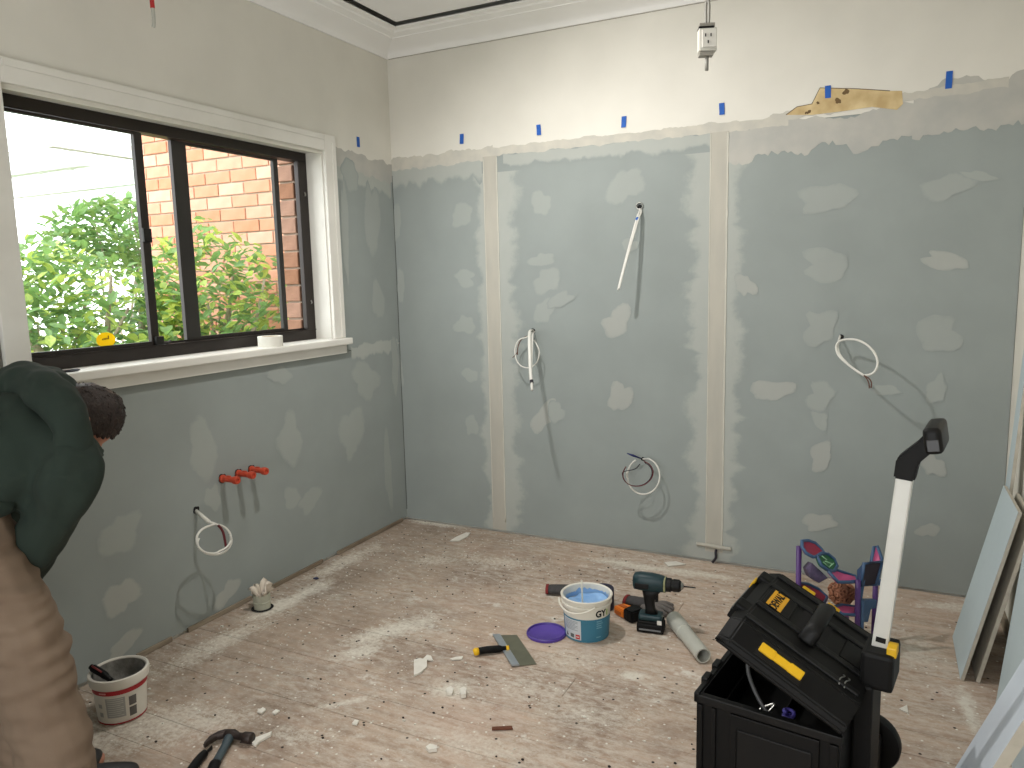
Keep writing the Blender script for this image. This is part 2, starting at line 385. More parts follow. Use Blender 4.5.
# --- thin coats of plaster on the walls (irregular, feathered at the rim)
def patch(parent, name, m, c, u, v, w, h, rot=0, off=.0006, seed=0, irr=.22, angular=0, n=26, edge=.15, dust=False):
    rnd = random.Random(seed); bm = B(); lay = bm.verts.layers.float_color.new('fade')
    c = Vector(c); u = Vector(u); v = Vector(v); nrm = u.cross(v)
    ph = [rnd.uniform(0, 6.28) for _ in range(6)]; am = [irr*rnd.uniform(.3,1)/(k*.6+.8) for k in range(6)]
    def rad(t):
        r = 1+sum(a*math.sin((k+2)*t+p) for k, (a, p) in enumerate(zip(am, ph)))
        if angular: r *= (abs(math.cos(t))**6+abs(math.sin(t))**6)**(-1/6)*.94
        return r
    def mk(t, s, f):
        r = rad(t)*s; x = r*math.cos(t)*w/2; z = r*math.sin(t)*h/2
        x, z = x*math.cos(rot)-z*math.sin(rot), x*math.sin(rot)+z*math.cos(rot)
        q = bm.verts.new(c+u*x+v*z+nrm*off); q[lay] = (f, f, f, 1); return q
    ce = bm.verts.new(c+nrm*off); ce[lay] = (1,1,1,1)
    R = [[mk(2*math.pi*k/n, s, f) for k in range(n)] for s, f in (((.45,1.0), (.78,.8), (1.0, edge)) if not dust else ((.3,.75), (.7,.35), (1.0, edge)))]
    for k in range(n):
        bm.faces.new((ce, R[0][k], R[0][(k+1) % n]))
        for a, b_ in zip(R, R[1:]): bm.faces.new((a[k], b_[k], b_[(k+1) % n], a[(k+1) % n]))
    return obj(name, bm, m, parent, recalc=False)
def strip(parent, name, m, line, u_half_lo, u_half_hi, side, nrm, off=.0008, seed=0, step=.014, amp=.25, lift=0, fine=1):
    off = off+lift
    """ragged strip along a line; feathered at both long edges"""
    rnd = random.Random(seed); bm = B(); lay = bm.verts.layers.float_color.new('fade')
    P0, P1 = Vector(line[0]), Vector(line[1]); side = Vector(side); nrm = Vector(nrm); n = max(6, int((P1-P0).length/step)); rows = []
    for i in range(n+1):
        t = i/n; p = P0.lerp(P1, t)
        a = u_half_lo*(1+amp*(mnoise.noise(Vector((t*n*.35*step/.03, seed*3.1, 0)))*1.4+mnoise.noise(Vector((t*n*.9*step/.03, seed, 3)))*.7+fine*rnd.uniform(-.25,.25)))
        c = u_half_hi*(1+amp*(mnoise.noise(Vector((t*n*.35*step/.03, seed*3.1+9, 4)))*1.4+mnoise.noise(Vector((t*n*.9*step/.03, seed, 7)))*.7+fine*rnd.uniform(-.25,.25)))
        vs = []
        for s, f in ((-a, .0), (-a*.55, .8), (0, 1), (c*.55, .8), (c, .0)):
            q = bm.verts.new(p+side*s+nrm*off); q[lay] = (f,f,f,1); vs.append(q)
        rows.append(vs)
    for a, c in zip(rows, rows[1:]):
        for k in range(4): bm.faces.new((a[k], c[k], c[k+1], a[k+1]))
    return obj(name, bm, m, parent, recalc=False)
XB, ZB, NB = (1,0,0), (0,0,1), (0,-1,0)
for i, (jx, w1, w2) in enumerate(((J1, .10, .17), (J2, .16, .13))):
    strip(wb, 'joint_compound', M_joint, ((jx,0,.01), (jx,0,1.985)), w1, w2, XB, NB, off=.0005, seed=4+i, amp=.4, step=.03, fine=.3)
    bm = B()
    box(bm, jx-.043, jx+.043, -.0016, -.0009, .05 if i else .01, GT-.012)
    obj('joint_tape', bm, M_tape, wb)
    for e, w_ in ((-1,.0025), (1,.0045)):
        bm = B(); n_ = 60                                   # uneven ridge of compound along the tape edge
        tube(bm, [(jx+e*(.039+.002*mnoise.noise(Vector((k*.35,e,i)))), -.0016, .06+(GT-.075)*k/n_) for k in range(n_+1)], [(w_*(1+.6*mnoise.noise(Vector((k*.6,e*3,i)))), .0012) for k in range(n_+1)], 6, wide=(1,0,0)); obj('compound_ridge', bm, M_ridge, wb, True)
# horizontal dab of plaster with a pipe stub hole at the foot of the right joint
bm = B(); tube(bm, smoothpath([(J2-.085,-.006,.083),(J2-.03,-.008,.084),(J2+.03,-.008,.080),(J2+.085,-.006,.079)]), [.010]*19, wide=(0,0,1), flat=.7)
obj('plaster_ridge', bm, M_tape, wb, True)
# ragged plaster where the sheets meet the old wall
zt = lambda x: GT
strip(wb, 'ragged_plaster', M_ragged, ((.0,0,2.080), (J1+.02,0,2.090)), .036, .030, ZB, NB, off=.0012, seed=31, lift=0.00012, amp=.45)
strip(wb, 'ragged_plaster', M_ragged, ((J1,0,2.092), (J2+.3,0,2.088)), .022, .022, ZB, NB, off=.0012, seed=32, lift=0.00024, amp=.4)
strip(wb, 'ragged_plaster', M_joint, ((.0,0,2.03), (J1-.05,0,2.03)), .09, .05, ZB, NB, off=.0007, seed=33, lift=0.00036, amp=.5)
strip(wb, 'ragged_plaster', M_joint, ((J1+.08,0,2.05), (J2,0,2.055)), .05, .03, ZB, NB, off=.0007, seed=34, lift=0.00048, amp=.5)
strip(wb, 'ragged_plaster', M_ragged_grey, ((J2+.02,0,2.03), (RX,0,2.07)), .085, .045, ZB, NB, off=.0008, seed=35, lift=0.00060, amp=.4)
strip(wb, 'ragged_plaster', M_ragged_grey, ((2.62,0,2.07), (RX,0,2.10)), .10, .085, ZB, NB, off=.0010, seed=36, lift=0.00072, amp=.35)
strip(wb, 'ragged_plaster', M_ragged, ((2.05,0,2.105), (2.95,0,2.15)), .018, .018, ZB, NB, off=.0013, seed=37, lift=0.00084, amp=.6)
# exposed old render, paint broken away in an angular shape
pts = [on_back(*p) for p in ((786,115),(797,107),(812,104),(820,88),(858,89),(890,91),(902,91),(903,104),(897,110),(872,107),(845,111),(812,115))]
bm = B(); prism(bm, [(p.x, p.z) for p in pts], .0006, Matrix(((1,0,0,0),(0,0,-1,-.0024),(0,1,0,0),(0,0,0,1))))
obj('exposed_render', bm, M_exposed, wb)
bm = B(); tube(bm, [p+Vector((0,-.0029,0)) for p in pts[:6]], .0016, 5); obj('broken_paint_edge', bm, mat('edge_brown', (96,80,58), .9), wb)
for (px, py, r) in ((828,91,.010),(838,101,.012),(818,103,.006),(809,112,.008),(846,92,.012),(806,113,.005)):
    p = on_back(px, py); patch(wb, 'stain', M_stain, p, XB, ZB, r*2, r*2, off=.0034, seed=int(px))
# screw patches: px centre, px size, rotation, material
BP = [(625,186,34,34,.2,0),(541,203,22,22,0,0),(542,260,24,14,0,0),(547,281,28,24,0,0),(544,311,22,22,0,0),(462,215,24,22,0,0),(465,278,24,15,0,0),(465,325,21,19,0,0),(470,375,17,14,-.5,0),
 (472,425,12,24,0,0),(397,222,10,34,0,0),(401,285,9,32,0,0),(400,372,8,30,0,0),(617,322,27,27,.3,1),(620,397,18,34,-.4,1),(545,416,20,32,-.5,1),(556,412,20,18,.6,0),
 (826,198,40,29,.05,2),(826,265,42,26,-.05,2),(820,328,27,31,0,2),(772,390,40,18,.2,1),(820,396,24,28,.6,0),(820,420,18,14,-.7,0),(946,187,40,24,0,3),(979,176,30,8,-.3,0),(945,261,38,16,-.35,1),
 (938,334,34,34,.1,2),(936,390,16,28,0,0),(886,390,24,10,-.2,0),(821,456,19,27,-.4,1),(819,522,28,17,.35,1),(928,530,18,13,.4,1),(933,465,17,24,.1,1),(745,285,16,22,.4,1),(630,245,16,12,0,3),(560,300,30,12,.4,3)]
for i, (px, py, w, h, rt, k) in enumerate(BP):
    p = on_back(px, py); mpx = (p-CAM).dot(FWD)/F_PX
    patch(wb, 'plaster_patch', (M_skim, M_skim2, M_faint, M_faint)[k], p, XB, ZB, w*mpx*1.12, h*mpx*1.08, rt, off=.0011+.00004*i, seed=100+i, angular=1 if k == 2 else 0, edge=.45 if k in (1,2) else .2)
YL, NL = (0,1,0), (1,0,0)
LP = [(203,450,26,58,-.1,0),(213,498,13,28,0,0),(120,535,30,44,-.5,0),(121,597,26,38,-.5,1),(124,645,28,20,.4,1),(227,593,24,20,.4,1),(290,440,22,56,-.2,0),(292,498,18,22,0,3),(352,432,22,60,-.1,0),
 (310,500,20,26,0,3),(366,380,30,36,0,0),(395,365,10,50,0,0),(388,470,10,70,0,3),(350,175,18,30,0,0),(372,220,16,80,0,3),(378,300,14,40,0,3),(345,230,8,100,0,0),(280,375,22,18,0,3)]
for i, (px, py, w, h, rt, k) in enumerate(LP):
    p = on_left(px, py); mpx = (p-CAM).dot(FWD)/F_PX
    patch(wl, 'plaster_patch', (M_skim, M_skim2, M_faint, M_faint)[k], p, YL, ZB, w*mpx*1.5, h*mpx*1.05, rt, off=.0010+.00004*i, seed=300+i, edge=.2)
strip(wl, 'ragged_plaster', M_ragged_grey, ((0,-.50,2.055), (0,0,2.03)), .05, .05, ZB, NL, off=.0009, seed=51, lift=0.00012, amp=.4)
strip(wl, 'ragged_plaster', M_joint, ((0,-.50,1.99), (0,-.02,1.96)), .06, .06, ZB, NL, off=.0007, seed=52, lift=0.00024, amp=.5)
strip(wl, 'joint_compound', M_joint, ((0,-.45,1.066), (0,-.02,1.066)), .05, .03, ZB, NL, off=.0006, seed=53, lift=0.00036, amp=.6)
# corner: thin dark gap between the sheets
boxobj('corner_gap', (.0002,.0026,-.0026,-.0002,.06,2.02), mat('corner_shadow', (70,74,72), .9), wb)
# splayed strip of packing timber under the window-wall sheets
Msk = mat('raw_packing_timber', (150,138,120), .8, rgb2=(112,96,78), scale=20, stretch=(1,.2,1), amount=.8)
sk = struct(empty('baseboard_left'), 'thin raw timber packing strips under the plasterboard')
for a, c in ((-.06,-.66), (-.78,-1.19), (-1.27,-1.62), (-1.70,-1.86), (-2.1,-2.4), (-2.45,-2.9)):
    boxobj('packing_strip', (.0015, .011, c, a, .001, .020), Msk, sk, bev=.001)

# ================================================================== WINDOW
wy0, wy1, wz0, wz1, xf = -2.132, -.602, 1.140, 2.072, -.10
w1 = struct(empty('window_1', (0,0,0)), 'dark bronze aluminium sliding window in a white timber surround')
# lining, architraves, sill
bm = B()
box(bm, xf-.06, -.0005, wy1, wy1+.02, wz0-.02, wz1+.02); box(bm, xf-.06, -.0005, wy0-.02, wy0, wz0-.02, wz1+.02); box(bm, xf-.06, -.0005, wy0, wy1, wz1, wz1+.02)
obj('window_lining', bm, M_white, w1)
bm = B(); AW = .084
box(bm, .0, .019, wy1+.006, wy1+.006+AW, wz0-.002, wz1+AW, bev=.003); o = obj('architrave', bm, M_white, w1)
box_l = box(B(), .0, .019, wy0-.006-AW, wy0-.006, wz0-.002, wz1+AW, bev=.003); obj('architrave', box_l, M_white, w1)
obj('architrave', box(B(), .0, .019, wy0-.0055, wy1+.0055, wz1+.004, wz1+AW, bev=.003), M_white, w1)
for d in ((.019,.024, wy1+.006+AW*.62, wy1+.006+AW*.95, wz0, wz1+AW*.6), (.019,.024, wy0, wy1, wz1+AW*.66, wz1+AW*.95)):
    boxobj('architrave_bead', d, M_white, w1, bev=.002)
obj('window_sill', box(B(), xf-.02, .055, wy0-.10, wy1+.105, wz0-.036, wz0-.002, bev=.008, seg=3), M_white, w1)
obj('sill_apron', box(B(), .0003, .024, wy0-.085, wy1+.09, wz0-.082, wz0-.037, bev=.004), M_white, w1)
# aluminium frame
def fr(name, d, parent=w1, m=M_alu, bev=.002): return obj(name, box(B(), *d, bev=bev), m, parent)
bm = B(); fx0, fx1 = xf-.06, xf
box(bm, fx0, fx1, wy0, wy1, wz1-.044, wz1, bev=.002); box(bm, fx0, fx1, wy0, wy1, wz0-.002, wz0+.046, bev=.002)
box(bm, fx1-.026, fx1, wy1-.062, wy1, wz0+.046, wz1-.044, bev=.002); box(bm, fx0, fx1, wy0, wy0+.03, wz0+.046, wz1-.044, bev=.002)
box(bm, fx1-.006, fx1+.004, wy0, wy1, wz0+.046, wz0+.05); box(bm, fx1-.03, fx1-.026, wy0, wy1, wz0+.046, wz0+.058)
obj('window_frame', bm, M_alu, w1)
za, zb = wz0+.048, wz1-.046
def sash(y0, y1, xa, xb, wl_, wr_, ml=M_alu, mr=M_alu, rail=.018):
    bm = B(); box(bm, xa, xb, y1-wr_, y1, za, zb, bev=.0015); box(bm, xa, xb, y0, y0+wl_, za, zb, bev=.0015)
    box(bm, xa+.002, xb-.002, y0+wl_, y1-wr_, za, za+rail); box(bm, xa+.002, xb-.002, y0+wl_, y1-wr_, zb-rail*.6, zb)
    s = obj('sash', bm, ml, w1)
    boxobj('pane', ((xa+xb)/2-.002, (xa+xb)/2+.002, y0+wl_*.6, y1-wr_*.6, za+.005, zb-.005), M_glass, s)
    return s
s1 = sash(wy0+.03, -1.545, xf-.024, xf-.004, .025, .036)
s2 = sash(-1.385, -.770, xf-.052, xf-.032, .074, .030, ml=M_alug)
# latch and pull on the meeting stile
bm = B(); box(bm, xf-.004, xf+.010, -1.585, -1.548, 1.60, 1.655, bev=.003); obj('latch', bm, M_blacksteel, s1)
bm = B(); box(bm, xf-.004, xf+.012, -1.572, -1.535, wz0+.05, wz0+.085, bev=.004); tube(bm, [(xf+.004,-1.55,wz0+.06),(xf+.012,-1.52,wz0+.056),(xf+.012,-1.505,wz0+.062)], .006, 8); obj('roller_clip', bm, M_blacksteel, s1)
for zz in (1.86, 1.32):
    bm = B(); tube(bm, [(xf-.004,-.625,zz),(xf+.004,-.625,zz+.004),(xf+.006,-.632,zz+.018)], .0035, 6); obj('catch', bm, M_steel, w1)
# sticker on the glass
st = empty('round_sticker', (xf-.011, -1.776, 1.228))
bm = B(); lathe(bm, [(0,.0),(.040,.0),(.040,.0008),(0,.0008)], 28, Matrix.Rotation(math.pi/2, 4, 'Y') @ Matrix.Scale(.72, 4, (1,0,0)))
obj('sticker_disc', bm, leaf_mat('yellow_sticker', (250,224,24), (248,218,20)), st)
bm = B()
for yy, h, zz in ((-.014,.006,.003),(-.008,.007,.004),(-.002,.007,.004),(.004,.006,.005),(.010,.014,.009)): box(bm, .0012,.0018, yy-.0022, yy+.0022, zz-h/2, zz+h/2)
obj('sticker_scribble', bm, mat('sticker_ink', (120,96,10), .6), st)
tag(st, 'round yellow sticker low on the left window pane', 'sticker')

# roll of tape and pen on the sill
tr = empty('tape_roll', (-.005, -1.03, wz0-.002))
bm = B(); lathe(bm, [(.039,.0),(.056,.0),(.056,.048),(.039,.048)], 40, close=True); smooth_by_angle(obj('tape_winding', bm, mat('white_paper_tape', (228,226,216), .8, rgb2=(214,212,202), scale=20), tr))
bm = B(); lathe(bm, [(.036,.0005),(.0388,.0005),(.0388,.0475),(.036,.0475)], 40, close=True); smooth_by_angle(obj('cardboard_core', bm, mat('cardboard', (188,170,140), .9), tr))
tag(tr, 'white roll of paper tape lying on the window sill', 'tape')
pn = empty('pen', (.0,0,0)); a, c = Vector((.018,-2.10,wz0+.0035)), Vector((.032,-1.985,wz0+.0035))
bm = B(); tube(bm, [a, a.lerp(c,.72)], .005, 10); obj('pen_barrel', bm, mat('dark_pen', (30,32,44), .35), pn, True)
bm = B(); tube(bm, [a.lerp(c,.72), a.lerp(c,.93), c], [.0053,.0045,.0012], 10); obj('pen_cap', bm, mat('pen_cap_grey', (80,84,92), .3), pn, True)
tag(pn, 'dark pen lying on the sill behind the bent man', 'pen')

# ================================================================== OUTSIDE
GZ = -.45
gm = mat('garden_soil', (120,112,84), .95, rgb2=(92,104,62), scale=3, amount=.9)
struct(boxobj('ground', (-16, -.26, -9, 12, GZ-.2, GZ), gm), 'garden ground outside the window')
# brick wing: every brick a part, recessed mortar behind
Mm = mat('mortar', (172,154,136), .95)
def brick_mat(name, a, b2, tex=0):
    m = mat(name, a, .85, rgb2=b2, scale=10, amount=.6, bump=.25+tex, bscale=60)
    nt = m.node_tree; N = nt.nodes; oi = N.new('ShaderNodeObjectInfo'); hs = N.new('ShaderNodeHueSaturation'); b = N['Principled BSDF']
    src = b.inputs['Base Color'].links[0].from_socket
    mr = N.new('ShaderNodeMapRange'); mr.inputs[3].default_value = .84; mr.inputs[4].default_value = 1.04; nt.links.new(oi.outputs['Random'], mr.inputs[0])
    ms = N.new('ShaderNodeMapRange'); ms.inputs[3].default_value = 1.1; ms.inputs[4].default_value = .85; nt.links.new(oi.outputs['Random'], ms.inputs[0])
    nt.links.new(src, hs.inputs['Color']); nt.links.new(mr.outputs[0], hs.inputs['Value']); nt.links.new(ms.outputs[0], hs.inputs['Saturation'])
    nt.links.new(hs.outputs[0], b.inputs['Base Color']); return m
Mbr = brick_mat('pink_brick', (214,156,128), (202,136,106))
Mbr2 = brick_mat('textured_brick', (156,116,92), (112,80,60), .5)
bw = struct(boxobj('wall_outside', (-2.52, -.27, .312, .52, GZ, 3.6), Mm), 'pink brick wing of the house outside the window')
def shared_brick(name, l, d, h):
    bm = box(B(), 0, l, 0, d, 0, h, bev=.003, seg=1); me = bpy.data.meshes.new(name); bm.to_mesh(me); bm.free(); return me
fullb = shared_brick('brick', .230, .1, .076); halfb = shared_brick('brick', .110, .1, .076)
fullb.materials.append(Mbr); halfb.materials.append(Mbr)
for r in range(6, 46):
    z = GZ+.005+r*.086; x = -2.52; i = 0
    while x < -.30:
        half = (i == 0 and r % 2)
        if x+(.11 if half else .23) > -.27: break
        o = bpy.data.objects.new('brick', halfb if half else fullb); COL.objects.link(o); o.parent = bw
        o.location = (x, .30+random.uniform(0,.004), z); x += .12 if half else .24; i += 1
# own brick jamb beside the window
jb = struct(boxobj('wall_brick_jamb', (-.245,-.15,-.640,-.45,.9,2.30), Mm), 'textured brick edge of the window opening')
jm = shared_brick('brick', .105, .2, .076); jm.materials.append(Mbr2)
for r in range(16):
    o = bpy.data.objects.new('brick', jm); COL.objects.link(o); o.parent = jb; o.location = (-.252, -.656+random.uniform(-.003,.003), .905+r*.086)
# pale weatherboard house and pergola, far left
Mwh = mat('white_weatherboard', (236,238,238), .6, rgb2=(226,229,230), scale=4)
hs = empty('white_house', (0,0,GZ)); hx, hy = -9.2, 2.6
for k in range(24):
    z = .15+k*.15
    o = boxobj('weatherboard', (hx-.04, hx+.02, -3.2, 2.55, z, z+.142), Mwh, hs, M=None)
boxobj('wall', (hx-3, hx-.045, -3.2, 2.55, 0, 3.9), Mwh, hs)
wn = boxobj('window', (hx-.02, hx+.05, 2.0, 2.42, 1.75, 2.45), mat('far_window_frame', (220,224,228), .5), hs)
boxobj('pane', (hx+.05, hx+.06, 2.05, 2.37, 1.8, 2.4), mat('far_pane', (110,130,168), .2), wn)
tag(hs, 'overexposed white weatherboard house beyond the garden', 'house')
pg = empty('pergola', (0,0,GZ))
for k in range(3): tube_b = B(); box(tube_b, -9.17, -4.4, 1.2+k*1.15, 1.32+k*1.15, 3.05, 3.2); obj('beam', tube_b, Mwh, pg)
for k in range(8): boxobj('rafter', (-8.5+k*.56, -8.44+k*.56, .9, 4.1, 3.2, 3.32), Mwh, pg)
boxobj('gutter', (-4.3, -4.2, .8, 4.3, 3.15, 3.27), mat('pale_gutter', (196,190,184), .5), pg)
tag(pg, 'pale pergola roof with beams seen through the left pane', 'pergola')
# shrubs: stems, 200 separate nearest leaves and a mass of further leaves
ML1 = leaf_mat('camellia_leaf', (132,168,92), (104,142,92)); ML2 = leaf_mat('yellow_green_leaf', (196,208,104), (150,184,88)); ML3 = leaf_mat('far_leaf', (120,150,84), (150,170,90))
Mst = mat('grey_stem', (170,158,138), .9, rgb2=(130,118,98), scale=20)
LEAF = [(0,0,0),(.30,.22,.05),(.65,.20,.05),(1,0,-.06),(.65,-.20,.05),(.30,-.22,.05),(.33,0,0),(.68,0,-.01)]
LF = [(0,6,1),(1,6,7,2),(2,7,3),(3,7,4),(4,7,6,5),(5,6,0)]
def leaf_matrix(p, rnd, L):
    M = Matrix.Translation(p) @ Matrix.Rotation(rnd.uniform(0,6.28),4,'Z') @ Matrix.Rotation(rnd.uniform(-.9,.7),4,'Y') @ Matrix.Rotation(rnd.uniform(-.6,.6),4,'X')
    return M @ Matrix.Scale(L, 4)
def shrub(name, c, rx, ry, rz, nleaf, nobj, mats, seed, L=.075, stems=9, zlow=None):
    rnd = random.Random(seed); root = empty(name, (c[0], c[1], GZ)); off = Vector((c[0], c[1], GZ))
    zl = GZ if zlow is None else zlow
    sm = B()
    for k in range(stems):
        a = rnd.uniform(0, 6.28); e = Vector((c[0]+rx*.8*math.cos(a)*rnd.random(), c[1]+ry*.8*math.sin(a)*rnd.random(), c[2]+rz*rnd.uniform(.2,.85)))
        b0 = Vector((c[0]+rnd.uniform(-.15,.15), c[1]+rnd.uniform(-.15,.15), GZ)); md = b0.lerp(e,.55)+Vector((rnd.uniform(-.1,.1),rnd.uniform(-.1,.1),.1))
        tube(sm, [q-off for q in smoothpath([b0, md, e], 5)], [.022-.0015*i for i in range(11)], 6)
    obj('stem', sm, Mst, root, True)
    pts = []
    while len(pts) < nleaf:
        v = Vector((rnd.uniform(-1,1), rnd.uniform(-1,1), rnd.uniform(-1,1)))
        if v.length > 1 or v.length < .35: continue
        nn = mnoise.noise(v*2.3+Vector((seed,0,0)))
        if nn < -.18: continue
        p = Vector((c[0]+v.x*rx, c[1]+v.y*ry, c[2]+v.z*rz))
        if p.x > -.42 or p.y > .24 and p.x > -2.6: continue
        pts.append(p)
    pts.sort(key=lambda p: (p-CAM).length)
    if 'leaf_'+name not in bpy.data.meshes:
        for i, m in enumerate(mats):
            me = bpy.data.meshes.new('leaf_%s%d' % (name, i)); me.from_pydata(LEAF, [], LF); me.materials.append(m)
    lm = [bpy.data.meshes['leaf_%s%d' % (name, i)] for i in range(len(mats))]
    for p in pts[:nobj]:
        o = bpy.data.objects.new('leaf', rnd.choice(lm)); COL.objects.link(o); o.parent = root
        o.matrix_local = leaf_matrix(p-off, rnd, L*rnd.uniform(.7,1.25))
    for i, m in enumerate(mats):
        V, Fc = [], []
        for p in pts[nobj+i::len(mats)]:
            Mx = leaf_matrix(p-off, rnd, L*rnd.uniform(.7,1.25)); b0 = len(V)
            V += [Mx @ Vector(q) for q in LEAF]; Fc += [tuple(b0+j for j in f) for f in LF]
        me = bpy.data.meshes.new('foliage'); me.from_pydata(V, [], Fc); me.materials.append(m)
        o = bpy.data.objects.new('foliage', me); COL.objects.link(o); o.parent = root; o['kind'] = 'stuff'
    return root
tag(shrub('camellia_shrub', (-1.75,-.95,.75), .98, .85, .95, 8500, 220, (ML1, ML2, ML1), 11, .085, 14), 'dense yellow-green leafy shrub filling the left window pane', 'shrub', 'shrubs outside the window')
tag(shrub('camellia_shrub', (-1.18,-.28,.78), .70, .46, 1.05, 3200, 220, (ML1, ML1, ML2), 12, .085, 10), 'looser green shrub in front of the pink brick wall', 'shrub', 'shrubs outside the window')
tag(shrub('garden_tree', tuple(at(122,236,8.6)), .80, .75, .42, 1300, 60, (ML3, ML1), 13, .14, 8), 'small round green tree under the pergola edge', 'tree')
# big pale bare branches within the left shrub
br = bpy.data.objects['camellia_shrub']; boff = Vector((.40,-.05,0))
for pts_ in ([(0,0,0),(-.1,.05,.9),(-.25,-.15,1.6),(-.5,-.3,2.05)], [(0,0,0),(.05,.1,.8),(-.05,.35,1.5),(-.2,.5,1.75)]):
    bm = B(); tube(bm, [q+boff for q in smoothpath(pts_, 5)], [.035-.0012*i for i in range(16)], 8); obj('branch', bm, Mst, br, True)

# ================================================================== THINGS ON THE WALLS
def wall_hole(parent, p, n, r):
    M = frame_M(Vector(p)+Vector(n)*.0012, Vector(n).orthogonal(), Vector(n).cross(Vector(n).orthogonal()))
    bm = B(); k = 14; vs = [bm.verts.new((r*(1+.18*math.sin(3*i+1))*math.cos(2*math.pi*i/k), r*(1+.15*math.cos(2*i))*math.sin(2*math.pi*i/k), 0)) for i in range(k)]
    bm.faces.new(vs); bmesh.ops.transform(bm, matrix=M, verts=vs); return obj('wall_hole', bm, M_dark, parent)
def cable(bm, pts, r, n=6, **kw): return tube(bm, smoothpath(pts, n), r, 8, **kw)
def pb(x, y, s): return on_back(x, y, -s)
M_wbrown = mat('brown_conductor', (92,56,40), .5); M_wgrey = mat('bare_conductor', (120,110,104), .5); M_wdark = mat('dark_insulation', (34,30,40), .5); M_wblue = mat('blue_conductor', (30,40,96), .5); M_maroon = mat('maroon_conductor', (96,26,34), .5)
# 1: straight white cable hanging from the hook high on the wall
c1 = empty('wall_cable', on_back(640,207)); inv = lambda e: Matrix.Translation(-Vector(e.location))
def part(e, name, bm, m, smooth=True):
    bmesh.ops.transform(bm, matrix=inv(e), verts=bm.verts[:]); return obj(name, bm, m, e, smooth)
bm = B(); M0 = frame_M(on_back(639.5,206,-.004), (1,0,0), (0,0,1)); lathe(bm, [(.013,-.004),(.019,-.004),(.019,.004),(.013,.004)], 20, M0, close=True); part(c1, 'grommet', bm, M_steel)
h = wall_hole(None, on_back(640,207), (0,-1,0), .012); h.parent = c1; h.data.transform(inv(c1))
bm = B(); cable(bm, [on_back(640,209), pb(639,213,.02), pb(637,218,.04), pb(630,243,.085), pb(623,270,.125), pb(618,290,.15)], .0052); part(c1, 'sheath', bm, M_wcable)
bm = B(); cable(bm, [on_back(641,209), pb(641,213,.018), pb(638.5,219,.045), pb(631.5,243,.09), pb(624.5,268,.13), pb(619.2,289,.155)], .0042); part(c1, 'sheath', bm, M_wcable)
bm = B(); p = pb(637.3,219,.042); tube(bm, [p+Vector((.003,.002,.006)), p-Vector((.003,.002,.006))], .0085, 10); part(c1, 'blue_band', bm, M_blue_tape)
tag(c1, 'straight white cable hanging from the ringed hole high on the end wall', 'cable', 'cables left hanging from the walls')
# 2: folded flat white cable with a thin coil, by the left joint
c2 = empty('wall_cable', on_back(530,331))
h = wall_hole(None, on_back(533,331), (0,-1,0), .014); h.parent = c2; h.data.transform(inv(c2))
bm = B(); cable(bm, [on_back(533,331), pb(531.5,330,.05), pb(529.5,333,.12), pb(529.5,350,.20), pb(530.3,370,.27), pb(531.3,382,.32)], .0085, wide=(1,0,0), flat=.5); part(c2, 'sheath', bm, M_wcable)
bm = B(); cable(bm, [on_back(534,331.5), pb(533.2,333,.05), pb(532.4,336,.11), pb(531.6,352,.19), pb(531.2,372,.27)], .006, wide=(1,0,0), flat=.5); part(c2, 'sheath', bm, M_wcable)
bm = B(); tube(bm, [pb(531.4,380.5,.312), pb(531.7,383,.322)], .0095, 10); part(c2, 'black_band', bm, M_wdark)
bm = B(); tube(bm, [pb(531.7,383,.322), pb(532,390,.35)], .0065, 10); part(c2, 'cable_end', bm, M_wcable)
bm = B(); cable(bm, [pb(532,332,.03), pb(527,337,.06), pb(519,340,.07), pb(515,349,.08), pb(516.5,360,.085), pb(522,366.5,.09), pb(530,367.5,.09), pb(537,362,.09), pb(539.3,352,.085), pb(537,345,.08), pb(534,340,.06)], .0035); part(c2, 'thin_coil', bm, M_wcable)
bm = B(); cable(bm, [pb(527,336,.05), pb(521,340,.065), pb(518,347,.075), pb(517.5,355,.08)], .0028); cable(bm, [pb(517.5,352,.08), pb(514.5,356,.085), pb(512.5,357.5,.09)], .0022); part(c2, 'conductor', bm, M_wbrown)
tag(c2, 'folded flat white cable with a thin loop, right of the left taped joint', 'cable', 'cables left hanging from the walls')
# 3: coil with dark conductors low on the wall
c3 = empty('wall_cable', on_back(642,458))
h = wall_hole(None, on_back(643,459), (0,-1,0), .010); h.parent = c3; h.data.transform(inv(c3))
def loop(cx, cy, rx, ry, s0, s1, a0=0, a1=6.28, n=14, rot=0): 
    out = []
    for i in range(n+1):
        t = i/n; a = a0+(a1-a0)*t; x, y = rx*math.cos(a), ry*math.sin(a)
        out.append(pb(cx+x*math.cos(rot)-y*math.sin(rot), cy+x*math.sin(rot)+y*math.cos(rot), s0+(s1-s0)*t))
    return out
bm = B(); tube(bm, smoothpath([on_back(643,459)]+[pb(646,459,.03)]+loop(643.5,476,16.2,18.2,.06,.13,-1.2,4.2),4), .0042, 8); part(c3, 'sheath', bm, M_wcable)
bm = B(); tube(bm, smoothpath([pb(628,479,.12), pb(626.5,476,.12), pb(627,472,.125)],4), .0046, 8); part(c3, 'stripped_end', bm, M_pale)
bm = B(); tube(bm, smoothpath([pb(644,460,.05)]+loop(638,473.5,15.2,12.6,.08,.15,-.9,4.0,rot=-.25),4), .0026, 6); part(c3, 'conductor', bm, M_maroon)
bm = B(); tube(bm, smoothpath([pb(644,460,.05)]+loop(637.4,473.8,14.8,12.0,.085,.14,-.8,3.6,rot=-.25)+[pb(635,469,.14), pb(640,464,.12)],4), .0024, 6); part(c3, 'conductor', bm, M_wdark)
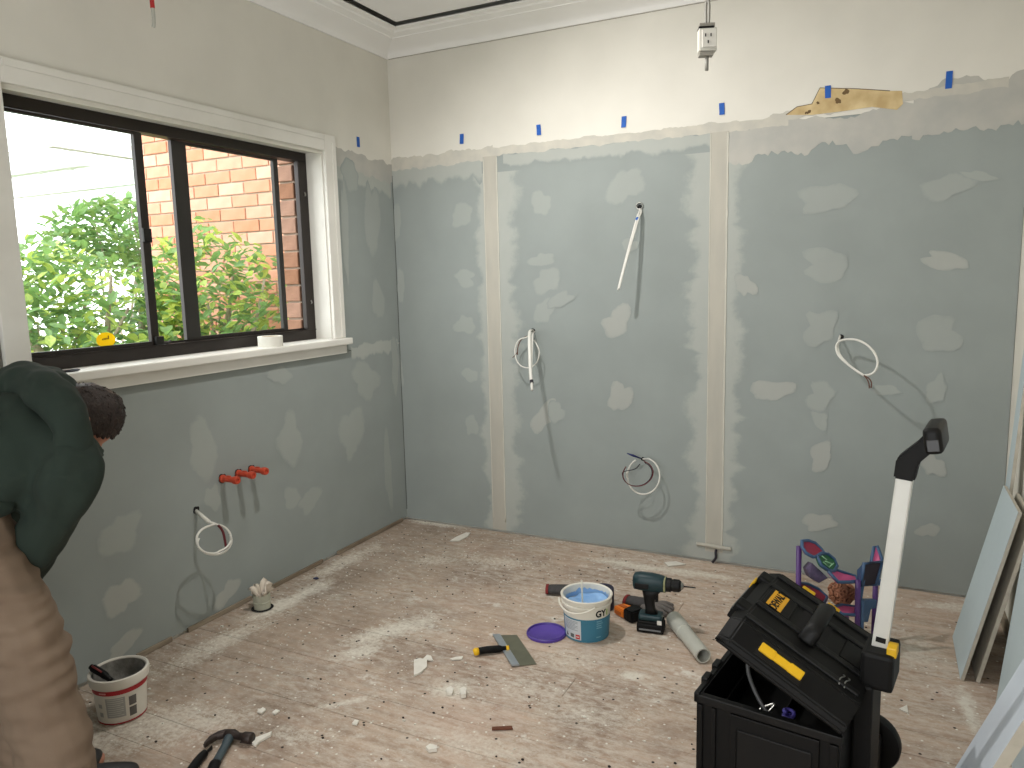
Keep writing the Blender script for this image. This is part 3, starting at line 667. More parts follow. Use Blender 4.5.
bm = B(); tube(bm, [pb(641,458.5,.03), pb(633,455.5,.05), pb(627,453.3,.06)], [.003,.006,.0025], 8); part(c3, 'insulated_tip', bm, M_wblue)
tag(c3, 'coiled white cable with loose dark and maroon conductors low on the end wall', 'cable', 'cables left hanging from the walls')
# 4: oval coil on the right sheet
c4 = empty('wall_cable', on_back(840,337))
h = wall_hole(None, on_back(841.5,337), (0,-1,0), .011); h.parent = c4; h.data.transform(inv(c4))
bm = B(); cable(bm, [on_back(840,336), pb(839,340,.03), pb(837.8,347,.06), pb(840,355,.09), pb(848,364,.13), pb(858,372,.165), pb(865,375.2,.18), pb(873,373,.19), pb(877.3,366,.19), pb(876.5,357,.18), pb(870,347.5,.16), pb(860,341,.13), pb(850,339.2,.10), pb(840,341,.075), pb(836.2,347,.07), pb(839,356,.095), pb(850,366,.14), pb(864,375.5,.185)], .0048); part(c4, 'sheath', bm, M_wcable)
bm = B(); cable(bm, [pb(864,375.5,.185), pb(869,378.5,.20), pb(871.5,383,.21), pb(871,388,.215)], .0026); cable(bm, [pb(864,375.5,.185), pb(867,379,.2), pb(869,384,.21), pb(869.2,388.5,.215)], .0026); part(c4, 'conductor', bm, M_wbrown)
tag(c4, 'oval white cable loop with bare ends on the right plasterboard sheet', 'cable', 'cables left hanging from the walls')
# 5: coil on the window wall
def pl(x, y, s): return on_left(x, y, s)
c5 = empty('wall_cable', on_left(196,511))
h = wall_hole(None, on_left(196,510), (1,0,0), .016); h.parent = c5; h.data.transform(inv(c5))
bm = B(); tube(bm, [pl(196,511,0), pl(203,517,.05), pl(209,522,.09)], .0085, 10); part(c5, 'conduit', bm, M_pale)
def loopl(cx, cy, rx, ry, s0, s1, a0, a1, n=16):
    return [pl(cx+rx*math.cos(a0+(a1-a0)*i/n), cy+ry*math.sin(a0+(a1-a0)*i/n), s0+(s1-s0)*i/n) for i in range(n+1)]
bm = B(); tube(bm, smoothpath([pl(209,522,.09), pl(216,524,.10)],3)+smoothpath(loopl(214,540,17.5,14.5,.10,.13,-1.7,-6.6)[1:],3), .0048, 8); part(c5, 'sheath', bm, M_wcable)
bm = B(); tube(bm, smoothpath([pl(212,523,.09)]+loopl(213.0,538,18.0,14.0,.105,.14,-1.4,1.2,n=10)+loopl(212,543,14.5,10.5,.14,.12,1.25,3.6,n=8),3), .0044, 8); part(c5, 'sheath', bm, M_wcable)
bm = B(); tube(bm, smoothpath([pl(218,525,.11), pl(223,532,.12), pl(226,547,.125)],4), .0052, 8); part(c5, 'red_insulation', bm, M_maroon)
tag(c5, 'double white cable loop with a red end on the window wall', 'cable', 'cables left hanging from the walls')
# black cable stub at the foot of the right joint
sbm = B(); p0 = Vector((J2+.012,-.002,.062)); tube(sbm, smoothpath([p0, p0+Vector((0,-.012,-.008)), p0+Vector((.001,-.016,-.035)), p0+Vector((-.014,-.018,-.058))],5), .0065, 8)
tag(obj('cable_stub', sbm, M_wdark, None, True), 'short black cable stub at the foot of the right taped joint', 'cable')

# capped red pipe stubs on the window wall
names = ('nearest the corner of the window wall and farthest from the man', )
tl = ['capped red pipe stub, nearest the bent man', 'capped red pipe stub, middle of the row of three', 'capped red pipe stub, closest to the room corner']
for i, ((px, py)) in enumerate(((222,478.5),(238,473.5),(251,469.5))):
    p = on_left(px, py); e = empty('pipe_stub', p); zx = Matrix.Rotation(math.pi/2, 4, 'Y')
    bm = B(); lathe(bm, [(.0,.0008),(.017,.0008),(.017,.010),(.0125,.012),(.0125,.075),(.0,.075)], 18, zx); smooth_by_angle(obj('pipe', bm, M_redcap, e))
    bm = B(); lathe(bm, [(.0126,.070),(.016,.070),(.017,.074),(.017,.088),(.015,.094),(.009,.094),(.008,.088),(0,.088)], 18, zx); smooth_by_angle(obj('cap', bm, M_redcap, e))
    bm = B(); box(bm, .030,.052,-.0035,.0035,.0115,.0165, bev=.001); box(bm, .030,.052,-.0165,-.0115,-.003,.003, bev=.001); obj('rib', bm, M_redcap, e)
    hh = wall_hole(None, (0,0,0), (1,0,0), .021); hh.parent = e; hh.data.transform(Matrix.Translation((.0,0,.0)))
    tag(e, tl[i], 'pipe', 'capped red pipe stubs on the window wall')

# blue tape markers
where = ['leftmost on the end wall, near the corner', 'second from the corner on the end wall', 'third from the corner on the end wall', 'just above the right taped joint', 'stuck on the broken brown plaster', 'rightmost, above the ragged grey plaster']
for i, (px, py) in enumerate(((462,139),(539,130),(624,122),(722,109),(828,92),(949,80))):
    p = on_back(px, py); bm = B(); n = 5; rnd = random.Random(i); t = rnd.uniform(-.06,.06); w, hgt = .012, (.026 if i != 5 else .034)
    g = [[bm.verts.new((p.x+sx*w+(k/n-.5)*t*.06, -.0042-.0008*math.sin(k*1.3+i), p.z+(k/n-.5)*2*hgt)) for sx in (-1,1)] for k in range(n+1)]
    g2 = [[bm.verts.new(v.co+Vector((0,.0008,0))) for v in r] for r in g]
    for a, c in zip(g, g[1:]): bm.faces.new((a[0],a[1],c[1],c[0]))
    for a, c in zip(g2, g2[1:]): bm.faces.new((a[0],c[0],c[1],a[1]))
    tag(obj('tape_marker', bm, M_blue_tape, None, recalc=False), 'blue tape marker ' + where[i], 'tape', 'blue tape stud markers')
p = on_left(358,142); bm = B(); box(bm, .0015,.0025, p.y-.012, p.y+.012, p.z-.026, p.z+.026); tag(obj('tape_marker', bm, M_blue_tape), 'blue tape marker on the window wall beside the architrave', 'tape', 'blue tape stud markers')

# hanging power point
pw = empty('hanging_power_point', at(707,40,2.58)); c = pw.location
u = Vector((.93,.36,0)).normalized(); f = Vector((.36,-.93,0)); Mw = frame_M((0,0,0), u, (0,0,1))      # local z faces the camera side
def lb(x0,x1,y0,y1,z0,z1,bev=.002): return box(B(), x0,x1,y0,y1,z0,z1, bev=bev, M=Mw)
obj('socket_body', lb(-.030,.030,-.040,.036,-.022,.020,.004), M_pale, pw)
bm = B(); box(bm, -.020,.028,-.030,.028,.020,.026, bev=.002, M=Mw); obj('socket_face', bm, M_white, pw)
bm = B()
for sx in (-1,1): box(bm, sx*.009-.002, sx*.009+.002, .004,.014,.0258,.0272, M=Mw @ Matrix.Translation((sx*.009*0,0,0)))
box(bm, -.002,.002,-.018,-.008,.0258,.0272, M=Mw); obj('socket_slots', bm, M_dark, pw)
obj('top_clip', lb(-.028,.024,.037,.052,-.018,.016), mat('grey_clip', (150,146,136), .5), pw); obj('black_gasket', lb(-.030,.020,.033,.040,-.020,.021,.001), M_bplastic, pw)
obj('bottom_clip', lb(-.028,.020,-.054,-.041,-.018,.016), mat('grey_clip2', (160,156,146), .5), pw)
bm = B(); tube(bm, [(0,0,-.05),(0,0,-.10)], .0065, 8); obj('cable_tail', bm, mat('grey_cable', (150,148,140), .5), pw, True)
for q in (-.004, .005):
    bm = B(); tube(bm, smoothpath([(q,0,.05),(q*1.2,0,.11),(q*.4,0,.17),(0,0,ZC-c.z)],5), .0045, 8); obj('cable', bm, bpy.data.materials['grey_cable'], pw, True)
bm = B(); tube(bm, [(0,0,.150),(0,0,.170)], .0065, 8); obj('red_ferrule', bm, M_red, pw, True)
tag(pw, 'white power point hanging on its grey cable from the ceiling', 'power outlet')
# red and white cable end hanging near the window wall
rc = empty('hanging_cable_end', at(152,12,2.75)); c = rc.location
bm = B(); tube(bm, smoothpath([(0,0,-.052),(.004,0,-.045),(.006,0,-.02),(.005,0,.02),(.004,0,.05)],4), .0065, 8); obj('clear_sleeve', bm, mat('clear_sleeve', (190,190,180), .3), rc, True)
bm = B(); tube(bm, [(.005,0,.012),(.004,0,.09),(0,0,.16)], [.008,.008,.004], 10); obj('red_grip', bm, M_red, rc, True)
bm = B(); tube(bm, [(0,0,.15),(0,0,ZC-c.z)], .003, 6); obj('cable', bm, M_wcable, rc, True)
tag(rc, 'red-gripped cable end hanging from the ceiling above the window', 'cable')

# ================================================================== THINGS ON THE FLOOR
def arc_panel(bm, rf, a0, a1, z0, z1, off, n=14, M=None):
    rows = [[bm.verts.new(((rf(z)+off)*math.cos(a0+(a1-a0)*i/n), (rf(z)+off)*math.sin(a0+(a1-a0)*i/n), z)) for i in range(n+1)] for z in (z0, z1)]
    for i in range(n): bm.faces.new((rows[0][i], rows[0][i+1], rows[1][i+1], rows[1][i]))
    return bm
# --- blue and white compound bucket
bk = empty('compound_bucket', on_floor(587,633.5)); phi = math.atan2(CAM.y-bk.location.y, CAM.x-bk.location.x)
H, RB, RT = .172, .086, .098; rf = lambda z: RB+(RT-RB)*z/H
M_wbucket = mat('white_bucket', (226,222,210), .45, rgb2=(214,208,194), scale=9); M_bluelabel = mat('teal_blue_print', (58,122,148), .5, rgb2=(50,112,138), scale=5)
bm = B(); lathe(bm, [(0,0),(RB-.004,0),(RB,.003),(rf(.142),.142),(rf(.142)+.005,.143),(rf(.142)+.005,.147),(rf(.15),.149),(rf(.16)+.004,.160),(RT+.006,H),(RT+.003,H+.003),(RT-.004,H),(RT-.006,.12),(RB-.005,.02),(0,.02)], 48); smooth_by_angle(obj('pail', bm, M_wbucket, bk), 40)
bm = B(); arc_panel(bm, rf, 0, 2*math.pi, .004, .100, .0008, 64); obj('printed_wrap', bm, M_bluelabel, bk, True)
bm = B(); arc_panel(bm, rf, phi-1.22, phi-.26, .012, .094, .0013, 16); pnl = obj('label_panel', bm, mat('label_grey', (206,212,216), .5), bk, True)
Ml_g = mat('label_text_grey', (150,158,164), .6); bm = B()
for k in range(7): arc_panel(bm, rf, phi-1.12, phi-.40-(.12 if k % 3 == 2 else 0), .086-k*.006, .0885-k*.006, .0018, 10)
obj('small_print', bm, Ml_g, pnl)
bm = B(); arc_panel(bm, rf, phi-.52, phi-.32, .016, .034, .0018, 6); sq = obj('red_square', bm, mat('red_print', (196,44,48), .5), pnl)
bm = B(); arc_panel(bm, rf, phi-.49, phi-.35, .023, .027, .0024, 6); obj('white_bar', bm, M_white, pnl)
bm = B(); arc_panel(bm, rf, phi-.80, phi-.60, .018, .034, .0018, 6); obj('code_block', bm, mat('grey_print', (96,104,104), .6), pnl)
bm = B(); arc_panel(bm, rf, phi-1.06, phi-.96, .018, .026, .0018, 3); arc_panel(bm, rf, phi-1.04, phi-.99, .026, .034, .0018, 3); obj('drip_mark', bm, M_dark, pnl)
bm = B()
for k, (w_, z0) in enumerate(((.26,.088),(.30,.079),(.24,.070),(.28,.061),(.22,.022))): arc_panel(bm, rf, phi+.42, phi+.42+w_, z0, z0+.004, .0014, 6)
obj('pale_print', bm, mat('pale_blue_print', (120,170,190), .6), bk)
ga = phi+.62; Rz = rf(.116); gp = Vector((Rz*math.cos(ga), Rz*math.sin(ga), .1200))
Mg = frame_M(gp+Vector((math.cos(ga),math.sin(ga),0))*.0015, (-math.sin(ga), math.cos(ga), 0), (0,0,1))
text_obj('logo_letters', 'GY', .036, M_dark, bk, Mg, ext=.0004, bend=Rz, bold=.0012)
bm = B(); arc_panel(bm, rf, ga+.30, ga+.36, .108, .132, .0016, 3); obj('lime_tail', bm, mat('lime_print', (150,190,50), .5), bk)
# filling
bm = B(); n, m_ = 36, 9; ring = []
for j in range(m_+1):
    r = (RT-.009)*j/m_*.985
    ring.append([bm.verts.new((r*math.cos(2*math.pi*k/n), r*math.sin(2*math.pi*k/n), .128+.012*mnoise.noise(Vector((r*28*math.cos(2*math.pi*k/n), r*28*math.sin(2*math.pi*k/n), 2)))+.02*(r/RT)**4*max(0, math.cos(2*math.pi*k/n-phi-2.2)))) for k in range(n)] if j else [bm.verts.new((0,0,.128))])
for a, c in zip(ring, ring[1:]):
    for k in range(n):
        if len(a) == 1: bm.faces.new((a[0], c[k], c[(k+1) % n]))
        else: bm.faces.new((a[k], c[k], c[(k+1) % n], a[(k+1) % n]))
obj('joint_compound', bm, mat('blue_compound', (150,190,232), .35, rgb2=(120,166,220), scale=25, amount=.8), bk, True)
bm = B()
for (a0, a1, z0, z1) in ((phi+1.9, phi+3.6, .125, .160), (phi+3.5, phi+4.3, .125, .150)):
    rows = [[bm.verts.new(((RT-.0066)*math.cos(a0+(a1-a0)*i/14), (RT-.0066)*math.sin(a0+(a1-a0)*i/14), z0+(z1-z0)*(j/3)*(1-.35*abs(math.sin(i*1.7)))) ) for i in range(15)] for j in range(4)]
    for a, c in zip(rows, rows[1:]):
        for i in range(14): bm.faces.new((a[i], a[i+1], c[i+1], c[i]))
obj('compound_smear', bm, bpy.data.materials['blue_compound'], bk, True)
bm = B(); hp = [((RT+.012)*math.cos(phi+s*1.35), (RT+.012)*math.sin(phi+s*1.35), zz) for s, zz in ((-1.15,.152),(-.95,.138),(-.6,.128),(-.3,.130),(-.05,.139),(.12,.150),(.22,.156))]
tube(bm, smoothpath(hp, 4), .0036, 8); obj('bail_handle', bm, M_wbucket, bk, True)
tag(bk, 'small white and teal-blue bucket of blue joint compound beside the drill', 'bucket')
stk = B(); q = bk.location+Vector((-.012,-.015,.120)); prism(stk, [(-.004,-.0012),(.004,-.0012),(.004,.0012),(-.004,.0012)], .112, Matrix.Translation(q) @ Matrix.Rotation(.06,4,'X') @ Matrix.Rotation(-.5,4,'Z'))
tag(obj('stirring_stick', stk, mat('pale_stick', (232,228,214), .6)), 'white stirring stick standing in the blue compound', 'stick')
# purple lid
ld = empty('bucket_lid', on_floor(546.5,634)); M_purple = mat('purple_plastic', (88,64,160), .4, rgb2=(78,56,146), scale=10)
bm = B(); lathe(bm, [(0,.003),(.060,.003),(.064,.006),(.070,.006),(.076,.010),(.080,.010),(.081,.004),(.079,0),(0,0)], 44); smooth_by_angle(obj('lid_disc', bm, M_purple, ld), 50)
bm = B(); lathe(bm, [(.071,.0075),(.073,.013),(.077,.0135),(.080,.010)], 44); obj('lid_rim', bm, mat('purple_rim', (70,48,140), .35), ld, True)
tag(ld, 'round purple bucket lid lying flat on the floorboards', 'lid')
# taping knife
tk = empty('taping_knife', on_floor(515,650)); o0 = Vector(tk.location)
q = [on_floor(*p, .006)-o0 for p in ((492.7,635),(516.8,633.8),(536.7,663),(511.8,666))]
def quad_slab(bm, q, t):
    nrm = (q[1]-q[0]).cross(q[3]-q[0]).normalized(); nrm = nrm if nrm.z > 0 else -nrm
    a = [bm.verts.new(v) for v in q]; c = [bm.verts.new(v+nrm*t) for v in q]
    bm.faces.new(a); bm.faces.new(c)
    for i in range(4): bm.faces.new((a[i], a[(i+1) % 4], c[(i+1) % 4], c[i]))
    return bm
for v in q: v.z = .003
q[1].z = q[2].z = .001
obj('blade', quad_slab(B(), q, .0012), mat('olive_steel_blade', (122,122,104), .35, metal=.5, rgb2=(106,106,90), scale=20), tk)
q2 = [q[0]+Vector((0,0,.0014)), q[0].lerp(q[1],.30)+Vector((0,0,.0014)), q[3].lerp(q[2],.30)+Vector((0,0,.0014)), q[3]+Vector((0,0,.0014))]
obj('backing_strip', quad_slab(B(), q2, .006), mat('silver_strip', (176,184,192), .3, metal=.6), tk)
ax0 = q[0].lerp(q[3],.5)+(q[1]-q[0])*.25; ax0.z = .010; ax1 = on_floor(473.5,652.5,.014)-o0
d = (ax1-ax0)
bm = B(); tube(bm, smoothpath([ax0, ax0+d*.25+Vector((0,0,.003)), ax0+d*.6+Vector((0,0,.005)), ax0+d*.86+Vector((0,0,.003))],4), [.010]*4+[.0135]*5+[.013]*4, 12); obj('handle', bm, M_bplastic, tk, True)
bm = B(); tube(bm, [ax0+d*.85+Vector((0,0,.003)), ax0+d*.94+Vector((0,0,.002)), ax1], [.0135,.0150,.011], 12); obj('end_cap', bm, M_yellow, tk, True)
bm = B(); tube(bm, [ax0-d*.02, ax0+d*.06], .012, 10); obj('collar', bm, M_yellow, tk, True)
tag(tk, 'wide taping knife with a black and yellow handle on the floor', 'taping knife')

# --- drill
dr = empty('cordless_drill', on_floor(651.5,630), math.radians(7)); M_teal = mat('teal_plastic', (10,48,54), .45, rgb2=(8,40,45), scale=12)
bm = B(); box(bm, -.062,.058,-.038,.038,.0,.040, bev=.008); box(bm, -.058,.054,-.036,.036,.036,.052, bev=.006); bat = obj('battery', bm, M_bplastic, dr)
bm = B(); box(bm, -.050,.046,-.0392,-.0378,.012,.019); obj('battery_print', bm, mat('grey_print2', (120,122,124), .6), bat)
bm = B(); box(bm, .030,.050,-.0375,-.0355,.042,.060, M=None); obj('battery_sticker', bm, M_white, bat)
bm = B(); box(bm, -.055,.050,-.034,.034,.052,.078, bev=.010); obj('foot', bm, M_teal, dr)
def limb_loft(bm, secs, seg=16, axis='z'):
    rings = []
    for (x, y_, z, a, c) in secs:
        r = []
        for k in range(seg):
            t = 2*math.pi*k/seg; ct, st_ = math.cos(t), math.sin(t); ct = math.copysign(abs(ct)**.7, ct); st_ = math.copysign(abs(st_)**.7, st_)
            r.append(bm.verts.new((x+a*ct, y_+c*st_, z) if axis == 'z' else (x, y_+a*ct, z+c*st_)))
        rings.append(r)
    for a, c in zip(rings, rings[1:]):
        for k in range(seg): bm.faces.new((a[k], a[(k+1) % seg], c[(k+1) % seg], c[k]))
    bm.faces.new(rings[0]); bm.faces.new(rings[-1]); return bm
bm = limb_loft(B(), [(.0,0,.074,.030,.024),(-.006,0,.10,.022,.018),(-.010,0,.13,.023,.018),(-.008,0,.155,.030,.020),(.004,0,.185,.048,.024)]); obj('grip', bm, M_bplastic2, dr, True)
bm = limb_loft(B(), [(-.082,0,.212,.018,.022),(-.076,0,.212,.030,.033),(-.05,0,.213,.034,.037),(.0,0,.212,.034,.038),(.045,0,.210,.031,.034),(.066,0,.208,.028,.030)], axis='x'); mo = obj('motor_housing', bm, M_teal, dr, True)
bm = B(); box(bm, -.070,-.008,-.0362,-.030,.190,.214, bev=.004); obj('side_panel', bm, M_bplastic2, mo)
bm = limb_loft(B(), [(.055,0,.208,.0300,.032),(.061,0,.208,.0305,.0325),(.0635,0,.208,.0295,.031)], axis='x'); obj('torque_ring', bm, mat('ring_yellow', (150,150,110), .5), dr, True)
zx = Matrix.Translation((.066,0,.208)) @ Matrix.Rotation(math.pi/2,4,'Y')
bm = B(); lathe(bm, [(0,0),(.029,0),(.029,.020),(.025,.022),(.025,.030),(.027,.031),(.026,.055),(.019,.064),(0,.064)], 28, zx); smooth_by_angle(obj('chuck', bm, M_bplastic2, dr))
bm = B(); lathe(bm, [(.018,.063),(.013,.072),(.006,.076),(0,.076)], 20, zx); obj('chuck_nose', bm, M_steel, dr, True)
bm = B(); lathe(bm, [(0,.07),(.0032,.07),(.0032,.120),(.002,.126),(0,.128)], 8, zx); obj('drill_bit', bm, M_blacksteel, dr, True)
bm = B(); box(bm, .016,.030,-.008,.008,.128,.168, bev=.004); obj('trigger', bm, M_bplastic, dr)
dr.scale = (.9,.9,.96)
tag(dr, 'teal and black cordless drill standing on its battery', 'drill')

# --- voxel skinned shapes
def remesh(o, vox, smooth_it=4, wr=None):
    md = o.modifiers.new('r', 'REMESH'); md.mode = 'VOXEL'; md.voxel_size = vox; md.use_smooth_shade = True
    ms = o.modifiers.new('s', 'SMOOTH'); ms.factor = .5; ms.iterations = smooth_it
    dg = bpy.context.evaluated_depsgraph_get(); dg.update(); me = bpy.data.meshes.new_from_object(o.evaluated_get(dg))
    o.modifiers.clear(); old = o.data; mats = [m for m in old.materials]; o.data = me; me.materials.clear()
    for m in mats: me.materials.append(m)
    if wr:
        me.calc_loop_triangles()
        nv = [v.normal.copy() for v in me.vertices]
        for v, nn in zip(me.vertices, nv): v.co += nn*wr(v.co)
    for p in me.polygons: p.use_smooth = True
    return o
def limb(bm, pts, rad, seg=14, n=5, wide=None):
    P = smoothpath(pts, n); k = len(pts); R = []
    for i in range(len(P)):
        t = i/n; j = min(int(t), k-2); fr_ = t-j; a, c = rad[j], rad[j+1]
        if isinstance(a, tuple): R.append((a[0]+(c[0]-a[0])*fr_, a[1]+(c[1]-a[1])*fr_))
        else: R.append(a+(c-a)*fr_)
    d0 = (P[0]-P[1]).normalized(); d1 = (P[-1]-P[-2]).normalized()
    def sc(r, s): return (r[0]*s, r[1]*s) if isinstance(r, tuple) else r*s
    def mn(r): return min(r) if isinstance(r, tuple) else r
    P = [P[0]+d0*mn(R[0])*.9, P[0]+d0*mn(R[0])*.6] + P + [P[-1]+d1*mn(R[-1])*.6, P[-1]+d1*mn(R[-1])*.9]
    R = [sc(R[0],.35), sc(R[0],.8)] + R + [sc(R[-1],.8), sc(R[-1],.35)]
    return tube(bm, P, R, seg, wide=wide)
M_glove = mat('grey_knit_glove', (70,68,68), .9, rgb2=(54,52,52), scale=60, bump=.3); M_glove2 = mat('grey_glove_fingers', (112,106,102), .9, rgb2=(90,86,84), scale=60, bump=.3); M_cuff = mat('maroon_cuff', (130,44,44), .9)
def glove(loc, rz, label, sc=1.0, spread=.012):
    e = empty('work_glove', loc, rz)
    bm = B(); limb(bm, [Vector((-.10,0,.020))*1, Vector((-.04,0,.021)), Vector((.0,0,.020))], [(.034,.018),(.036,.019),(.040,.018)], wide=(0,1,0)); remesh(obj('glove_body', bm, M_glove, e), .005, 3)
    for i, (y_, l, sw) in enumerate(((-.030,.060,-.02),(-.010,.072,-.005),(.010,.068,.008),(.029,.055,.022))):
        bm = B(); limb(bm, [Vector((.02,y_,.018)), Vector((.02+l*.5,y_+sw*.5,.020)), Vector((.02+l,y_+sw,.012))], [.0125,.0115,.0095], seg=10); obj('finger', bm, M_glove2, e, True)
    bm = B(); limb(bm, [Vector((-.02,-.034,.018)), Vector((.01,-.058,.018)), Vector((.034,-.062,.013))], [.014,.012,.010], seg=10); obj('thumb', bm, M_glove2, e, True)
    bm = B(); tube(bm, [(-.118,0,.020),(-.106,0,.020)], [(.036,.0185),(.0365,.0195)], 16, wide=(0,1,0)); obj('cuff_edge', bm, M_cuff, e, True)
    return tag(e, label, 'glove', 'work gloves on the floor')
p = on_floor(651,609); glove(p, math.radians(-4), 'grey work glove with a maroon cuff lying behind the drill')
p = on_floor(572,594); glove(p, math.radians(18), 'dark grey work glove lying left behind the compound bucket')
# orange and black hand tool under the drill
ot = empty('orange_hand_tool', on_floor(628,617), math.radians(-27))
M_or = mat('orange_plastic', (226,122,30), .5)
bm = B(); prism(bm, [(-.058,-.026),(-.015,-.032),(.005,-.030),(.005,.030),(-.015,.032),(-.050,.024)], .034, Matrix.Translation((0,0,.004))); bmesh.ops.bevel(bm, geom=bm.edges[:], offset=.004, segments=2, affect='EDGES'); obj('orange_body', bm, M_or, ot)
bm = B(); box(bm, -.045,-.01,-.0335,-.029,.014,.026, bev=.001); box(bm, -.048,-.012,-.010,.010,.036,.041, bev=.002); obj('grip_ribs', bm, mat('dark_orange', (176,88,20), .5), ot)
bm = B(); prism(bm, [(.004,-.034),(.040,-.040),(.060,-.034),(.062,.030),(.04,.036),(.004,.033)], .050, Matrix.Translation((0,0,.001))); bmesh.ops.bevel(bm, geom=bm.edges[:], offset=.006, segments=2, affect='EDGES'); obj('black_body', bm, M_bplastic, ot)
tag(ot, 'orange and black hand tool lying between the bucket and the drill', 'hand tool')
# dark roll behind the bucket
nr = empty('navy_roll', on_floor(603.5,607.5)); bm = B(); lathe(bm, [(.022,0),(.044,0),(.046,.003),(.046,.087),(.042,.093),(.022,.094)], 30, close=True); smooth_by_angle(obj('roll_winding', bm, mat('dark_navy', (34,32,64), .5, rgb2=(28,26,54), scale=10), nr))
bm = B(); lathe(bm, [(.0195,0.001),(.0218,0.001),(.0218,.093),(.0195,.093)], 24, close=True); obj('roll_core', bm, M_dark, nr, True)
tag(nr, 'dark navy roll half hidden behind the compound bucket', 'roll')
# pvc pipe
pp = empty('pvc_pipe', (0,0,0)); a = on_floor(703.5,656.5,.030); c = on_floor(676,622,.030); pp.location = (a.x,a.y,0); dv = (c-a); dv.z = 0; Lp = dv.length; Mx = frame_M((0,0,.0285), dv, (-dv.y, dv.x, 0)) @ Matrix.Rotation(math.pi/2,4,'Y')
bm = B(); lathe(bm, [(.024,0),(.0285,0),(.0285,Lp*.72),(.024,Lp*.72)], 32, Mx, close=True); smooth_by_angle(obj('pipe', bm, M_pvc, pp))
bm = B(); lathe(bm, [(.0286,Lp*.66),(.0325,Lp*.67),(.0325,Lp*1.08),(.0285,Lp*1.08),(.0286,Lp*.67)], 32, Mx); smooth_by_angle(obj('socket_end', bm, M_pvc, pp))
bm = B(); lathe(bm, [(0,Lp*.5),(.024,Lp*.5)], 24, Mx); obj('pipe_inside', bm, M_dark, pp)
pp.location.z = .0042
tag(pp, 'grey plastic pipe with a socket end lying beside the toolbox', 'pipe')

# --- plaster bucket with red band near the man
pk = empty('plaster_bucket', on_floor(123,713)); phi2 = math.atan2(CAM.y-pk.location.y, CAM.x-pk.location.x)
H2, RB2, RT2 = .160, .074, .086; rf2 = lambda z: RB2+(RT2-RB2)*z/H2
bm = B(); lathe(bm, [(0,0),(RB2-.003,0),(RB2,.003),(rf2(.128),.128),(rf2(.128)+.007,.130),(rf2(.15)+.008,.150),(RT2+.006,H2),(RT2,H2+.002),(RT2-.004,H2-.002),(RT2-.007,.11),(RB2-.005,.03),(0,.03)], 44); smooth_by_angle(obj('pail', bm, mat('white_bucket2', (220,216,206), .5, rgb2=(204,198,186), scale=10), pk), 40)
M_redprint = mat('red_band', (176,34,44), .5)
bm = B(); arc_panel(bm, rf2, 0, 6.2832, .108, .124, .0008, 56); obj('red_band', bm, M_redprint, pk, True)
bm = B(); arc_panel(bm, rf2, 0, 6.2832, .003, .008, .0008, 56); obj('red_base_line', bm, M_redprint, pk, True)
Mgp = mat('grey_label_print', (168,168,164), .6); Mdp = mat('dark_label_print', (96,92,90), .6)
bm = B(); arc_panel(bm, rf2, phi2-.62, phi2+.12, .028, .098, .0009, 12); lp_ = obj('label_panel', bm, Mgp, pk, True)
bm = B()
for k in range(9): arc_panel(bm, rf2, phi2-.55, phi2+.05-(.1 if k % 4 == 3 else 0), .092-k*.0072, .0945-k*.0072, .0014, 10)
obj('small_print', bm, mat('label_line', (206,204,198), .6), lp_)
bm = B(); arc_panel(bm, rf2, phi2+.26, phi2+.56, .060, .092, .0011, 6); arc_panel(bm, rf2, phi2+.26, phi2+.56, .022, .054, .0011, 6); obj('data_block', bm, Mdp, pk)
bm = B(); arc_panel(bm, rf2, phi2-.98, phi2-.80, .030, .046, .0011, 4); arc_panel(bm, rf2, phi2-.98, phi2-.80, .062, .076, .0011, 4); obj('symbol_print', bm, Mgp, pk)
bm = B(); arc_panel(bm, rf2, phi2-.85, phi2-.55, .113, .119, .0014, 5); obj('band_lettering', bm, mat('pale_red', (224,150,150), .6), pk)
bm = B(); lathe(bm, [(RT2-.0065,H2-.004),(RT2-.0075,.13),(RT2-.009,.10),(RT2-.014,.085),(.03,.078),(0,.08)], 40)
for v in bm.verts: v.co += Vector((0,0,1))*.012*mnoise.noise(v.co*60)*(v.co.z < .12)
obj('plaster_residue', bm, mat('grey_plaster_residue', (150,148,142), .9, rgb2=(112,110,106), scale=24, amount=1, bump=.6), pk, True)
tag(pk, 'white plaster bucket with a red band by the man\'s feet', 'bucket')
sc_ = empty('filling_knife', pk.location); pq = lambda x, y, D: at(x, y, D)-pk.location
k0, k1, k2 = pq(90.5,666.5,2.50), pq(103,674,2.49), pq(111.5,681,2.48); k3 = Vector((.012,-.01,.095))
bm = B(); tube(bm, smoothpath([k0, k0.lerp(k1,.5), k1, k2],4), [.009]*2+[.0125]*5+[.012]*3+[.009]*3, 10); obj('handle', bm, M_bplastic, sc_, True)
bm = B(); tube(bm, [k0.lerp(k1,.2)+Vector((.004,-.006,.011)), k1+Vector((.004,-.006,.010))], .003, 6); obj('red_inlay', bm, mat('dull_red', (120,40,40), .5), sc_, True)
bm = B(); tube(bm, [k2, k3], [(.008,.0016),(.022,.0012)], 8, wide=(0,1,0)); obj('blade', bm, M_steel, sc_)
tag(sc_, 'black-handled filling knife standing in the red-banded bucket', 'filling knife')

